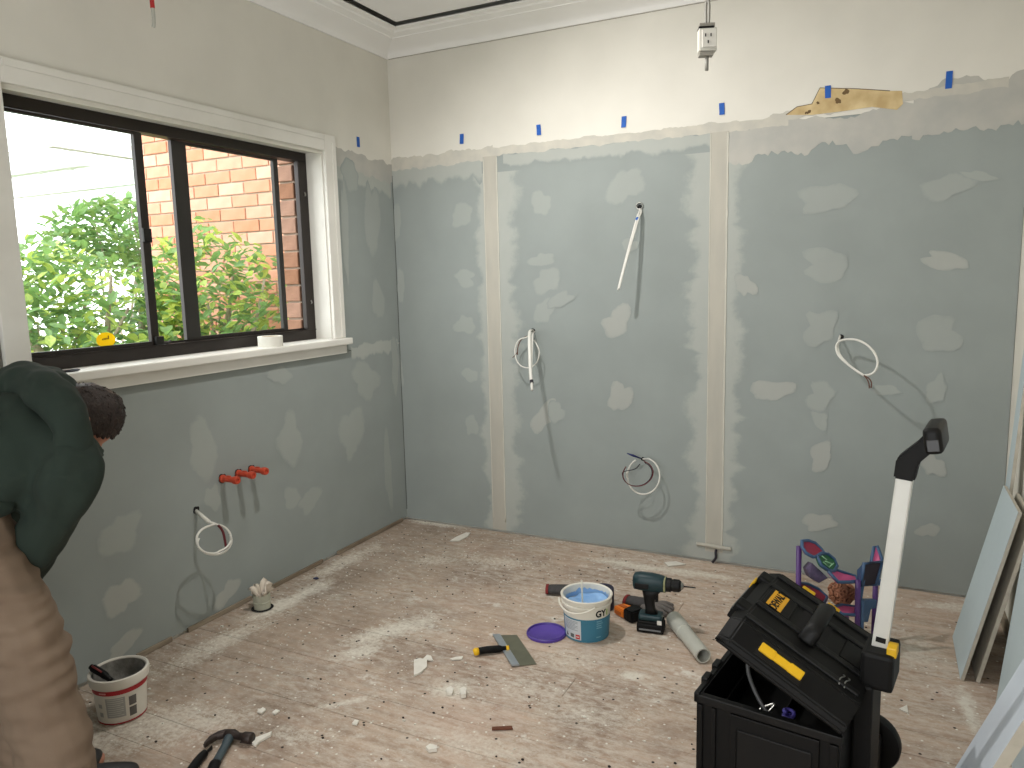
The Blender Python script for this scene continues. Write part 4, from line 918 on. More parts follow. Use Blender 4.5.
# --- hammer and pry handle
hm = empty('claw_hammer', on_floor(232,738)); o0 = Vector(hm.location)
fl_ = lambda x, y, z: on_floor(x, y, z)-o0
M_forged = mat('forged_dark_steel', (58,48,44), .5, metal=.4, rgb2=(44,38,36), scale=20)
bm = B(); tube(bm, smoothpath([fl_(204.5,746,.012), fl_(209,741,.016), fl_(217,736,.020), fl_(226,733.5,.021)],5), [(.009,.004)]*2+[(.011,.006)]*4+[(.013,.009)]*5+[(.014,.012)]*5, 10, wide=(0,0,1)); obj('claw', bm, M_forged, hm, True)
bm = B(); tube(bm, [fl_(224,733.8,.020), fl_(234,734.2,.020), fl_(238,736,.020), fl_(243,737,.020), fl_(244,737.2,.020), fl_(251.5,738.3,.020), fl_(252.5,738.5,.020)], [.014,.015,.011,.0125,.017,.018,.015], 14); obj('striking_head', bm, M_forged, hm, True)
bm = B(); tube(bm, smoothpath([fl_(230,736,.017), fl_(224,748,.014), fl_(215,764,.013)],5), [(.012,.015)]*4+[(.010,.013)]*7, 12, wide=(0,0,1)); obj('shaft', bm, mat('teal_grey_shaft', (62,76,82), .5), hm, True)
bm = B(); tube(bm, smoothpath([fl_(215.5,763,.014), fl_(206,784,.016), fl_(190,818,.016)],5), [(.013,.017)]*11, 12, wide=(0,0,1)); obj('grip', bm, M_bplastic, hm, True)
tag(hm, 'claw hammer with a teal-grey shaft on the floor near the man', 'hammer')
ch = empty('pry_tool', on_floor(198,760)); o1 = Vector(ch.location); f2 = lambda x, y, z: on_floor(x, y, z)-o1
bm = B(); tube(bm, smoothpath([f2(206,752.5,.012), f2(201,757,.013), f2(194,766,.013), f2(182,782,.013)],4), [.0085,.0115,.012,.0125,.013,.013,.0135,.0135,.0135,.013,.013,.013,.011], 12); obj('handle', bm, M_bplastic, ch, True)
bm = B(); tube(bm, [f2(205.5,753,.011), f2(212,747.5,.010)], [(.005,.004),(.008,.002)], 8, wide=(0,0,1)); obj('blade', bm, M_blacksteel, ch)
tag(ch, 'black-handled pry tool lying beside the hammer shaft', 'hand tool')

# --- pipe stub out of the floor with a rag
ps = empty('floor_pipe', on_floor(262.5,608)); 
bm = B(); lathe(bm, [(.031,0),(.0355,0),(.0365,.030),(.0385,.032),(.0385,.035),(.0365,.037),(.0375,.068),(.033,.068)], 30, close=True); smooth_by_angle(obj('pipe', bm, mat('greenish_pvc', (178,178,160), .6, rgb2=(160,160,144), scale=12), ps))
bm = B(); lathe(bm, [(.0356,.001),(.046,.001),(.048,.0025),(.0356,.004)], 24); obj('floor_hole_rim', bm, M_dark, ps)
bm = B(); rr = random.Random(5); box(bm, -.0425,-.0395,-.008,.030,0,.06); obj('timber_wedge', bm, mat('dark_wedge', (60,50,42), .9), ps)
tag(ps, 'short grey pipe stub rising from the floor by the window wall', 'pipe')
rg = B(); rr = random.Random(9); n = 30
rows = []
for j, (r, z) in enumerate(((.006,.070),(.022,.080),(.026,.095),(.030,.108),(.040,.122),(.046,.130))):
    rows.append([rg.verts.new((r*(1+.30*math.sin(5*2*math.pi*k/n+j)*(j > 1))*math.cos(2*math.pi*k/n), r*(1+.30*math.sin(5*2*math.pi*k/n+j)*(j > 1))*math.sin(2*math.pi*k/n), z+(.022*math.sin(3*2*math.pi*k/n+1)+.012*math.sin(7*2*math.pi*k/n))*(j > 2)*(j-2)/3)) for k in range(n)])
for a, c in zip(rows, rows[1:]):
    for k in range(n): rg.faces.new((a[k], a[(k+1) % n], c[(k+1) % n], c[k]))
rows2 = [[rg.verts.new((v.co.x*.55+.004*math.sin(k), v.co.y*.55, v.co.z-.004+.008*math.sin(k*1.9))) for k, v in enumerate(r)] for r in rows[2:]]
for k in range(n): rg.faces.new((rows[-1][k], rows[-1][(k+1) % n], rows2[-1][(k+1) % n], rows2[-1][k]))
for a, c in zip(rows2, rows2[1:]):
    for k in range(n): rg.faces.new((a[k], a[(k+1) % n], c[(k+1) % n], c[k]))
ro = obj('rag', rg, mat('cream_rag', (222,212,196), .9, rgb2=(206,190,176), scale=20), None, True); ro.location = (ps.location.x, ps.location.y, -.036)
tag(ro, 'crumpled cream rag stuffed into the floor pipe', 'rag')

# ================================================================== ROLLING TOOLBOX
tb = empty('rolling_toolbox', (2.153, -1.848, 0), math.atan2(-.143, .9897))
D_, W_, HB = .345, .435, .36
bm = B()
for d in ((0,.012,0,W_,.03,HB), (D_-.012,D_,0,W_,.03,HB), (.012,D_-.012,0,.012,.03,HB), (.012,D_-.012,W_-.012,W_,.03,HB), (.012,D_-.012,.012,W_-.012,.03,.045)): box(bm, *d)
obj('box_body', bm, M_bplastic, tb)
bm = B()
for d in ((-.006,D_+.004,-.006,.006,HB-.022,HB), (-.006,D_+.004,W_-.006,W_+.006,HB-.022,HB), (-.006,.008,-.006,W_+.006,HB-.0225,HB+.004)): box(bm, *d, bev=.003)
for yy in (.06,.14,.29,.37): box(bm, -.012,.006, yy, yy+.04, HB-.03, HB+.012, bev=.004)
obj('rim', bm, M_bplastic2, tb)
bm = B()
for x0, x1 in ((.004,.018),(.040,.052),(.088,.30),(.322,.341)): box(bm, x0, x1, -.0075, .0005, .035, HB-.024, bev=.003)
obj('side_rib', bm, M_bplastic, tb)
boxobj('recessed_panel', (.105,.285,-.0085,-.006,.05,HB-.06), M_bplastic2, tb, bev=.004)
# lid, hinged at the back, propped open
TH = math.radians(27); ML = Matrix.Translation((D_, 0, HB+.004)) @ Matrix.Rotation(TH, 4, 'Y'); LX = .338; LY0, LY1 = -.006, W_+.004
lid_prof = [(LY0,0),(LY0-.004,.012),(LY0,.030),(LY0+.046,.070),(LY1-.046,.070),(LY1,.030),(LY1+.004,.012),(LY1,0)]
bm = B(); rings = []
for x, s, dz in ((0,1,0),(-LX+.03,1,0),(-LX,.93,-.018)):
    cy_ = (LY0+LY1)/2; rings.append([bm.verts.new((x, cy_+(a-cy_)*(s if z > .02 else 1), z+(dz if z > .02 else 0))) for a, z in lid_prof])
for a, c in zip(rings, rings[1:]):
    for k in range(8): bm.faces.new((a[k], a[(k+1) % 8], c[(k+1) % 8], c[k]))
bm.faces.new(rings[0]); bm.faces.new(rings[-1])
bmesh.ops.recalc_face_normals(bm, faces=bm.faces[:]); bmesh.ops.bevel(bm, geom=bm.edges[:], offset=.004, segments=2, affect='EDGES')
bmesh.ops.transform(bm, matrix=ML, verts=bm.verts[:]); ld_ = obj('lid', bm, M_bplastic, tb)
def lidbox(name, d, m=M_bplastic2, bev=.003, extra=None, parent=None):
    return obj(name, box(B(), *d, bev=bev, M=ML if extra is None else ML @ extra), m, parent or ld_)
for yy in (.062,.150,.282,.352): lidbox('lid_rail', (-LX+.028,-.012, yy, yy+.018, .068, .0765))
lidbox('lid_plate', (-LX+.036,-.225,.172,.278,.068,.0745), M_bplastic)
lidbox('rear_plate', (-.085,-.012,.176,.274,.068,.0745), M_bplastic)
lidbox('front_hasp', (-LX-.014,-LX+.012,.11,.33,.012,.040), M_bplastic)
for yy in (.10,.305): lidbox('front_lug', (-LX-.012,-LX+.05,yy,yy+.05,.040,.066), M_bplastic, .008)
# handle: bar along the width on two stands over a recess
bm = B(); tube(bm, [ML @ Vector(p) for p in smoothpath([(-.165,.135,.070),(-.165,.150,.108),(-.165,.19,.120),(-.165,.25,.120),(-.165,.29,.108),(-.165,.305,.070)],5)], [(.022,.011)]*26, 12, wide=(1,0,0)); obj('carry_handle', bm, M_bplastic2, ld_, True)
lidbox('handle_recess', (-.205,-.125,.150,.290,.069,.0712), M_dark, 0)
# yellow latches
S45 = Matrix.Translation((-.185, LY0+.0235, .0505)) @ Matrix.Rotation(math.radians(41), 4, 'X')
lidbox('latch_recess', (-.062,.058,-.022,.022,-.001,.0012), M_dark, 0, S45)
lt = lidbox('side_latch', (-.055,.052,-.010,.010,.0,.010), M_yellow, .003, S45)
for x0, x1 in ((-.058,-.02),(.018,.054)): lidbox('latch_tab', (x0,x1,-.0115,.0115,.0015,.0125), M_yellow, .003, S45)
S45b = Matrix.Translation((-.185, LY1-.0235, .0505)) @ Matrix.Rotation(math.radians(-41), 4, 'X')
for x0, x1 in ((-.058,-.020),(.018,.054)): lidbox('far_latch', (x0,x1,-.012,.020,.0,.013), M_yellow, .003, S45b)
lidbox('front_latch', (-LX-.018,-LX-.010,.295,.330,.020,.045), M_yellow, .003)
lidbox('label_bar', (-LX-.0165,-LX-.010,.13,.27,.020,.036), mat('grey_bar', (110,112,112), .4), .002)
plate = lidbox('logo_plate', (-.292,-.250,.178,.272,.0742,.0758), mat('logo_yellow', (238,176,24), .5), .001)
text_obj('logo_letters', 'DEWALT', .030, M_dark, ld_, ML @ frame_M((-.271,.225,.0763), (0,1,0), (-1,0,0)), ext=.0004, scale_x=.88, bold=.0009)
bm = B()
for x in (-.045,-.058): tube(bm, [ML @ Vector(p) for p in smoothpath([(x,.060,.071),(x-.004,.075,.0775),(x+.003,.095,.078),(x,.110,.071)],4)], .0016, 6)
obj('rear_wire_clip', bm, M_steel, ld_, True)
# back column, wheels, telescopic handle
bm = B(); box(bm, D_+.001, D_+.045, .125,.265,.10,.43, bev=.006); box(bm, D_+.012, D_+.085, .135,.255,.42,.512, bev=.010)
obj('handle_column', bm, M_bplastic, tb)
bm = B(); box(bm, D_+.066, D_+.088, .15,.19,.505,.530, bev=.004); obj('release_button', bm, M_yellow, tb)
for yy in (-.03, W_+.035):
    zy = Matrix.Translation((.335, yy, .086)) @ Matrix.Rotation(math.pi/2, 4, 'X')
    bm = B(); lathe(bm, [(.030,-.02),(.070,-.022),(.083,-.018),(.086,-.010),(.086,.010),(.083,.018),(.070,.022),(.030,.020)], 40, zy, close=True); wh = smooth_by_angle(obj('wheel', bm, M_bplastic2, tb), 40)
    bm = B(); lathe(bm, [(0,-.014),(.030,-.014),(.030,.014),(0,.014)], 24, zy); obj('hub', bm, M_bplastic, wh)
bm = B(); tube(bm, [(.335,-.03,.086),(.335,W_+.035,.086)], .012, 10); obj('axle', bm, M_blacksteel, tb)
bm = B(); box(bm, D_-.03, D_+.03, .0,.06,.03,.14, bev=.008); box(bm, D_-.03, D_+.03, W_-.06,W_,.03,.14, bev=.008); obj('wheel_bracket', bm, M_bplastic, tb)
# the handle leans back a little
P0 = Vector((.388,.195,.470)); P1 = P0+Vector((.040,.0,.478)); hd = (P1-P0)
Mh = frame_M(P0, (1,0,-hd.x/hd.z), (0,1,0))
bm = box(B(), -.018,.018,-.015,.015,0,hd.length, bev=.004, M=Mh); obj('handle_tube', bm, mat('silver_white_tube', (214,214,208), .4, metal=.1, rgb2=(204,204,198), scale=10), tb)
boxobj('tube_sticker', (-.010,.012,-.0168,-.0158,.055,.068), M_dark, tb, M=Mh)
bm = B(); prof2 = [(-.022,-.012),(.022,-.012),(.026,.034),(.056,.074),(.062,.105),(.030,.108),(.018,.084),(-.012,.048),(-.022,.034)]
prism(bm, [(x, z) for x, z in prof2], .044, Mh @ Matrix.Translation((0,.022,hd.length)) @ Matrix.Rotation(math.pi/2,4,'X')); bmesh.ops.recalc_face_normals(bm, faces=bm.faces[:])
bmesh.ops.bevel(bm, geom=bm.edges[:], offset=.004, segments=2, affect='EDGES'); obj('handle_bracket', bm, M_bplastic, tb)
Mg2 = Mh @ Matrix.Translation((.050,0,hd.length+.100)) @ Matrix.Rotation(math.radians(-14),4,'Y')
bm = B(); box(bm, -.019,.019,-.075,.075,-.030,.030, bev=.013, M=Mg2, seg=3); gr = obj('grip', bm, M_bplastic2, tb, True)
bm = B(); box(bm, -.012,.012,-.0768,-.0745,-.022,.004, bev=.001, M=Mg2); obj('grip_end_inset', bm, mat('grey_inset', (46,46,47), .4), gr)
tag(tb, 'black rolling toolbox with its lid propped open and yellow latches', 'toolbox')
# things in the toolbox
def tbp(x, y, z): return tb.matrix_basis @ Vector((x, y, z))
bpy.context.view_layer.update()
bm = B(); tube(bm, smoothpath([tbp(.035,.33,.30), tbp(.05,.28,.362), tbp(.07,.20,.345), tbp(.13,.10,.33), tbp(.19,.06,.30), tbp(.22,.10,.27), tbp(.20,.16,.235), tbp(.12,.22,.214)],6), .0055, 8); tag(obj('power_cord', bm, mat('dark_grey_cord', (64,64,66), .5), None, True), 'dark grey cord looping over the inside of the toolbox', 'cord')
bm = B(); hel = [tbp(.215+.012*math.cos(t*1.0), .035+.014*math.sin(t*1.0)+.004*t*.2, .30+.0035*t*.5) for t in [i*.5 for i in range(60)]]
tube(bm, hel, .0048, 7); tag(obj('coiled_hose', bm, mat('violet_cord', (86,76,170), .45), None, True), 'violet coiled cord just inside the toolbox rim', 'cord')
pl_ = empty('pliers', tbp(.12,.12,.275)); pl_.rotation_euler = (.2,-.5,.6)
for s in (-1,1):
    bm = B(); tube(bm, smoothpath([(-.09,s*.030,0),(-.05,s*.026,0),(0,s*.006,0)],5), [.007]*8+[.005]*3, 8); obj('grip', bm, M_maroon, pl_, True)
    bm = B(); tube(bm, smoothpath([(0,s*.006,0),(.02,-s*.010,0),(.055,-s*.002,0)],5), [.006]*6+[.004]*5, 8); obj('jaw', bm, M_steel, pl_, True)
tag(pl_, 'steel pliers with maroon grips inside the toolbox', 'pliers')
tr2 = empty('tool_tray', tbp(0,0,0), tb.rotation_euler.z); bm = B()
for d in ((.016,D_-.016,.016,W_-.016,.20,.206), (.016,.022,.016,W_-.016,.206,.26), (D_-.022,D_-.016,.016,W_-.016,.206,.26), (.16,.166,.016,W_-.016,.206,.25)): box(bm, *d)
obj('tray_shell', bm, M_bplastic, tr2)
bm = B(); box(bm, .10,.13,.20,.23,.206,.225, bev=.004); obj('tray_grip', bm, M_bplastic2, tr2)
tag(tr2, 'black divided tray sitting inside the open toolbox', 'tray')

# ================================================================== TOY behind the toolbox
ty = empty('toy_playset', (2.44,-.70,0)); o0 = Vector(ty.location); ta = lambda x, y, D: at(x, y, D)-o0
M_tp = mat('toy_purple', (86,52,120), .45); M_tb = mat('toy_blue', (62,92,128), .45, rgb2=(54,82,116), scale=12); M_tpink = mat('toy_pink', (206,88,140), .5, rgb2=(190,70,124), scale=14); M_tred = mat('toy_red', (150,36,64), .5, rgb2=(130,30,70), scale=14); M_tg = mat('toy_green', (22,108,58), .3, rgb2=(14,84,44), scale=16)
def tpost(x0,y0,x1,y1,D,m,r=.010):
    a, c = ta(x0,y0,D), ta(x1,y1,D); c = Vector((c.x, c.y, max(c.z, 0.0)))
    bm = B(); tube(bm, [a, c], r, 10); obj('post', bm, m, ty, True)
tpost(799,546,797,660,2.83,M_tp); tpost(858,580,857,655,2.80,M_tp); tpost(876,570,873,655,2.90,M_tp); tpost(862,600,861,655,2.80,M_tb,.008)
def slab(name, pts, m, t, rim=None, parent=ty):
    q = [ta(*p) for p in pts]; nrm = Vector((0,0,0))
    for i in range(len(q)): nrm += (q[i]-q[0]).cross(q[(i+1) % len(q)]-q[0])
    nrm.normalize(); nrm = nrm if nrm.dot(CAM-o0-q[0]) > 0 else -nrm
    bm = B(); a = [bm.verts.new(v-nrm*t) for v in q]; c = [bm.verts.new(v) for v in q]; n = len(q)
    bm.faces.new(a); bm.faces.new(c)
    for i in range(n): bm.faces.new((a[i], a[(i+1) % n], c[(i+1) % n], c[i]))
    o = obj(name, bm, m, parent)
    if rim:
        b2 = B(); tube(b2, q, .0065, 8, closed=True); obj('rim', b2, rim, o, True)
    return o
# upper walkway: curved plate sloping from the round red end to the pink end
slab('red_end', [(802,541,2.83),(808,540.5,2.85),(815,543,2.86),(821,549,2.86),(824,553,2.85),(818,556,2.81),(813,557,2.79),(806,553,2.79),(802,547,2.80)], M_tred, .008, M_tb)
slab('green_window', [(817,556,2.80),(822,553,2.83),(828,554,2.85),(834,559,2.86),(837,566,2.85),(834,571,2.81),(828,570,2.79),(821,565,2.78)], M_tg, .010, M_tb)
gl_ = [((822,556),(827,560)),((825,561),(832,564)),((829,567),(834,563)),((823,562),(829,567))]
for a, c in gl_:
    bm = B(); tube(bm, [ta(a[0],a[1],2.795), ta(c[0],c[1],2.80)], .0022, 6); obj('pale_streak', bm, mat('pale_green', (150,200,160), .4) if 'pale_green' not in bpy.data.materials else bpy.data.materials['pale_green'], ty, True)
slab('pink_slide', [(829,572,2.78),(836,570,2.83),(845,573,2.85),(855,576,2.87),(858,581,2.83),(850,582,2.79),(838,582,2.77)], M_tpink, .008, M_tb)
slab('under_block', [(807,569,2.80),(812,563,2.80),(822,572,2.79),(828,578,2.79),(819,583,2.79),(810,577,2.79)], mat('toy_lilac', (96,80,116), .5, rgb2=(50,44,66), scale=26, amount=1), .05)
# seat with dark panel and pink back
slab('dark_panel', [(864,563.5,2.79),(882,562,2.80),(876,585,2.81),(861,586,2.80)], mat('toy_dark_panel', (44,32,44), .4), .010, M_tb)
slab('blue_side', [(857,570,2.84),(864,562.5,2.80),(861,586,2.80),(857,612,2.80),(854,612,2.83),(857,585,2.84)], M_tb, .012)
slab('pink_back', [(874,547,2.88),(877,546,2.88),(882,559,2.86),(881,562,2.84),(871,562,2.86)], M_tpink, .008, M_tb)
slab('blue_bracket', [(864,600,2.82),(877,600,2.86),(876,608,2.86),(871,609,2.85),(868,622,2.84),(862,622,2.82)], M_tb, .02)
bm = B(); box(bm, -.012,.012,-.012,.012,-.010,.010, bev=.003, M=Matrix.Translation(ta(878,582,2.88))); obj('blue_knob', bm, M_tb, ty)
# lower deck
slab('lower_red_deck', [(799,583,2.84),(808,584,2.88),(818,589,2.90),(827,597,2.90),(824,604,2.84),(812,600,2.82),(801,592,2.82)], M_tred, .008, M_tb)
slab('lower_pink_deck', [(832,607,2.80),(842,605,2.86),(856,607,2.88),(862,610,2.85),(854,615,2.80),(842,614,2.78)], M_tpink, .008, M_tb)
tag(ty, 'pink, purple and blue toy playset standing behind the toolbox', 'toy')
# curly brown hair ball of a doll
bm = B(); rr = random.Random(3)
lathe(bm, [(0,-.040),(.022,-.034),(.036,-.018),(.041,0),(.036,.018),(.022,.034),(0,.040)], 18)
dl = empty('curly_doll', at(841,598,2.88)+Vector((0,.05,0))); obj('head', bm, mat('doll_scalp', (120,78,58), .8), dl, True)
bm = B()
for k in range(150):
    v = Vector((rr.gauss(0,1), rr.gauss(0,1), rr.gauss(0,1))).normalized(); u = v.orthogonal().normalized(); w_ = v.cross(u); r = rr.uniform(.006,.010); cc = v*rr.uniform(.038,.050)
    tube(bm, [cc+u*(r*math.cos(t))+w_*(r*math.sin(t)) for t in [i*6.283/7 for i in range(7)]], .0030, 5, closed=True)
hc = obj('curls', bm, mat('brown_curls', (178,122,92), .7, rgb2=(136,88,64), scale=30, amount=1), dl, True); hc['kind'] = 'stuff'
bm = B(); z0 = dl.location.z; lathe(bm, [(0,-z0+.0005),(.045,-z0+.0005),(.040,-z0+.03),(.026,-.075),(.014,-.045),(0,-.04)], 18); obj('dress', bm, M_tp, dl, True)
tag(dl, 'doll with a curly brown head of hair under the toy playset', 'doll')

# ================================================================== LEANING PLASTERBOARD
M_sheetface = mat('pale_blue_board', (190,203,206), .7, rgb2=(178,192,196), scale=5); M_sheetwhite = mat('pale_board', (206,214,222), .6, rgb2=(194,203,212), scale=5)
def lean(name, y0, y1, xb, xt, zt_, t, face, label):
    """sheet standing on the floor, leaning towards +x; face towards -x"""
    e = empty(name, (xb, (y0+y1)/2, 0)); L = math.hypot(xt-xb, zt_); a = math.atan2(xt-xb, zt_); hw = (y1-y0)/2
    Mr = Matrix.Rotation(a, 4, 'Y'); dz = t*math.sin(a)
    Mr = Matrix.Translation((0,0,dz+.0005)) @ Mr
    obj('core', box(B(), .001, t-.001, -hw, hw, 0, L, M=Mr), M_boardedge, e)
    obj('face_paper', box(B(), 0, .0012, -hw, hw, 0.0004, L-.0004, M=Mr), face, e)
    obj('back_paper', box(B(), t-.0012, t, -hw, hw, 0.0004, L-.0004, M=Mr), M_boardedge, e)
    return tag(e, label, 'plasterboard', 'plasterboard offcuts leaning on the right wall')
lean('plasterboard_offcut', -.785, -.44, 2.833, 2.966, .62, .012, M_sheetface, 'front pale blue plasterboard offcut of the leaning pair beside the toolbox')
o_ = lean('plasterboard_offcut', -.780, -.46, 2.880, 3.004, .60, .012, M_boardedge, 'rear plasterboard offcut of the leaning pair, its brown edge showing')
lean('plasterboard_offcut', -.425, -.33, 2.955, 3.016, 1.15, .012, M_sheetface, 'tall narrow plasterboard strip behind the leaning pair')
lean('plasterboard_offcut', -1.55, -.90, 2.925, 3.014, 1.02, .012, M_sheetface, 'wide plasterboard sheet leaning at the right edge of the picture')
lean('plasterboard_offcut', -1.835, -1.655, 2.672, 3.010, .86, .026, M_sheetwhite, 'narrow whitish board leaning at the bottom right corner')
wr_t = struct(boxobj('baseboard_right', (RX-.014, RX-.001, -.9, -.05, .001, .05), Msk), 'raw timber strip at the foot of the white wall')

# ================================================================== DUST AND DEBRIS
UX, UY = (1,0,0), (0,1,0)
# larger plaster flakes, each its own piece
M_flake = mat('plaster_flake', (226,222,212), .85, rgb2=(208,202,190), scale=30)
def flake_mesh(poly, t, seed):
    rnd = random.Random(seed); bm = B(); prism(bm, poly, t)
    for v in bm.verts: v.co.z += rnd.uniform(0, t*.5) if v.co.z > t*.5 else 0
    return bm
def flake(px, py, pts, label, t=.004, name='plaster_flake', m=M_flake):
    c = on_floor(px, py); poly = [(on_floor(*q)-c) for q in pts]
    o = obj(name, flake_mesh([(v.x, v.y) for v in poly], t, int(px)), m); o.location = (c.x, c.y, .0012)
    return tag(o, label, 'debris', 'plaster flakes on the floor')
flake(420,667,[(414,661),(420,660),(427,661),(427,668),(421,674),(414,677)], 'big angular pale plaster flake in the middle of the floor', .005)
flake(428,658.5,[(422,661),(427,656),(431,657),(433,661.5)], 'small triangular flake touching the big angular flake', .004)
flake(460,538,[(450,541.5),(456,538),(466,533.5),(470,533.5),(468,537),(459,541.5)], 'long curved pale flake near the end wall')
flake(463,694,[(460,692),(464,690.5),(467,693),(466,698),(461,699)], 'chunky white crumb below the taping knife handle', .012)
flake(450,693,[(446,691),(451,689),(454,692),(452,696),(447,696)], 'rough white crumb left of the chunky crumb', .008)
flake(263,741,[(252,745),(256,740),(272,734),(271,737),(260,743),(256,748)], 'slim broken plaster sliver beside the hammer head', .006)
flake(262,712,[(257,713),(263,709),(266,711),(262,715)], 'pale flake on the boards above the hammer', .005)
flake(275,713,[(272,714),(276,711),(280,712),(275,715.5)], 'narrow pale flake right of the flake above the hammer', .004)
flake(432,750,[(426,750),(430,747),(437,748),(437,752),(429,753)], 'grey crumb cluster at the bottom middle of the floor', .008)
flake(356,722,[(352,725),(355,721),(359,722),(357,726)], 'white flake on the seam in the lower middle floor', .004)
flake(457,659,[(450,660),(456,658.5),(463,657.5),(462,660),(452,661)], 'thin white sliver left of the yellow knife end', .004)
flake(501,729,[(492,728.5),(512,727.5),(513,730),(492,731)], 'small dark brown wood splinter on the near floorboards', .004, 'wood_splinter', mat('brown_splinter', (104,60,40), .8))
flake(681,566,[(664,563),(676,562),(686,565),(668,567)], 'torn paper scrap by the foot of the end wall', .003)
flake(905,712,[(899,710),(907,706),(908,714)], 'pale triangular scrap right of the toolbox wheel', .003)
KEEP = [(bk,.13),(ld,.10),(tk,.19),(dr,.16),(pk,.11),(hm,.16),(ch,.12),(ps,.07),(ot,.10),(nr,.07)]
def clear(x, y_): return all(math.hypot(x-e.location.x, y_-e.location.y) > r for e, r in KEEP) and math.hypot(x-.47, y_+2.45) > .25 and not (2.1 < x < 2.72 and -1.95 < y_ < -1.25) and not (x > 2.62 and y_ < -.3)
# fine crumbs: nobody could count them
bm = B(); rr = random.Random(21)
for k in range(800):
    while True:
      x, y_ = (rr.uniform(.05,2.95), rr.uniform(-2.6,-.05)) if k % 3 else (rr.uniform(.03,1.5), rr.uniform(-2.4,-.05))
      if clear(x, y_): break
    if 0: x, y_ = rr.uniform(.05,2.95), rr.uniform(-2.6,-.05)
    s = rr.choice((.0015,.002,.002,.003,.003,.005))*rr.uniform(.7,1.3)
    c = Vector((x, y_, .0006)); a0 = rr.uniform(0,6.28); pts_ = [(s*rr.uniform(.7,1.4)*math.cos(a0+i*1.57), s*rr.uniform(.5,1.0)*math.sin(a0+i*1.57)) for i in range(4)]
    prism(bm, pts_, s*.6, Matrix.Translation(c))
cr = obj('plaster_crumbs', bm, M_flake, recalc=False); tag(cr, 'fine white plaster crumbs scattered over the floorboards', 'crumbs', kind='stuff')
bm = B()
for k in range(170):
    x, y_ = rr.uniform(.3,2.9), rr.uniform(-2.5,-.1)
    if not clear(x, y_): continue
    s = rr.uniform(.0025,.005); prism(bm, [(s*math.cos(i*1.26), s*.8*math.sin(i*1.26)) for i in range(5)], s*.6, Matrix.Translation((x, y_, .0006)))
dc = obj('dirt_crumbs', bm, mat('dark_dirt', (52,42,36), .9), recalc=False); tag(dc, 'dark grit and dirt scattered over the floorboards', 'grit', kind='stuff')
bm = B(); p = on_floor(316,579); prism(bm, [(-.012,-.006),(.010,-.009),(.014,.004),(-.006,.010)], .006, Matrix.Translation((p.x,p.y,.001))); tag(obj('blue_plastic_scrap', bm, mat('navy_scrap', (44,50,84), .6)), 'small navy plastic scrap near the window wall', 'debris')
bm = B(); p = on_floor(388,526); prism(bm, [(-.020,-.006),(.018,-.008),(.022,.004),(-.014,.009)], .003, Matrix.Translation((p.x,p.y,.001))); tag(obj('blue_tape_scrap', bm, mat('blue_scrap', (70,86,150), .6)), 'blue tape scrap on the floor near the room corner', 'debris')

# ================================================================== PERSON
pe = empty('person', (.47,-2.50,0)); o0 = Vector(pe.location); pa = lambda x, y, D: at(x, y, D)-o0
V3 = lambda *a: Vector(a)-o0
hipc = V3(.19,-2.62,.93); shR = pa(70,472,2.02); shL = pa(42,402,2.25); shc = (shR+shL)/2
lat = (shR-shL).normalized()
hipR, hipL = pa(-62,488,1.98), V3(.14,-2.53,.90)
kneeR, ankR = pa(14,624,2.04), pa(62,764,2.09); ankR = Vector((ankR.x, ankR.y, .085)); toeR = on_floor(143,771,.03)-o0
ankL = V3(.385,-2.475,.085); toeL = on_floor(106,758,.03)-o0; kneeL = V3(.275,-2.46,.50)
elbR, wriR = pa(42,535,2.08), pa(8,600,2.20); elbL, wriL = pa(4,500,2.36), pa(6,600,2.36)
hc_ = pa(78,419,2.17); crown = Vector((.45,.80,.20)).normalized(); face = Vector((.10,.35,-.93)); face = (face-crown*face.dot(crown)).normalized(); ear = face.cross(crown)
HM = Matrix(((ear.x,face.x,crown.x,hc_.x),(ear.y,face.y,crown.y,hc_.y),(ear.z,face.z,crown.z,hc_.z),(0,0,0,1)))
neck0 = shc+(hc_-shc)*.30
M_skin = mat('skin', (176,122,98), .55, rgb2=(160,106,84), scale=12); M_hood = mat('dark_green_fleece', (31,45,37), .9, rgb2=(25,37,30), scale=7, amount=.8, bump=.08, bscale=200); M_khaki = mat('khaki_cotton', (126,108,91), .85, rgb2=(114,96,80), scale=8, amount=.8, bump=.1, bscale=240); M_hair = mat('dark_brown_hair', (36,26,22), .6, rgb2=(48,34,28), scale=70, amount=.8, bump=.6, bscale=160); M_shoe = mat('black_shoe', (30,29,30), .6); M_sole = mat('shoe_sole', (46,44,44), .8)
def ellipsoid(bm, M, seg=24, rings=14, f=None):
    vs = []; r = bmesh.ops.create_uvsphere(bm, u_segments=seg, v_segments=rings, radius=1)['verts']
    for v in r:
        if f: v.co = f(v.co)
        v.co = M @ v.co
def head_f(c):
    x, y_, z = c.x*.076, c.y*.096, c.z*.118
    if z < 0: x *= 1-.28*(-c.z)**1.5; y_ = y_*(1-.20*(-c.z))+.012*(-c.z)
    return Vector((x, y_, z))
bm = B(); ellipsoid(bm, HM, f=head_f)
nosep = [HM @ Vector(p) for p in ((0,.090,.010),(0,.102,-.012),(0,.110,-.028),(0,.096,-.036))]
limb(bm, nosep, [.009,.011,.014,.010], seg=10, n=3)
for s in (-1,1):
    limb(bm, [HM @ Vector((s*.073,-.006,.022)), HM @ Vector((s*.084,-.012,.006)), HM @ Vector((s*.076,-.004,-.026))], [(.010,.006),(.014,.007),(.008,.006)], seg=10, n=3, wide=face)
    limb(bm, [HM @ Vector((s*.016,.090,.024)), HM @ Vector((s*.034,.086,.027)), HM @ Vector((s*.048,.074,.022))], [.006,.007,.006], seg=8, n=3)
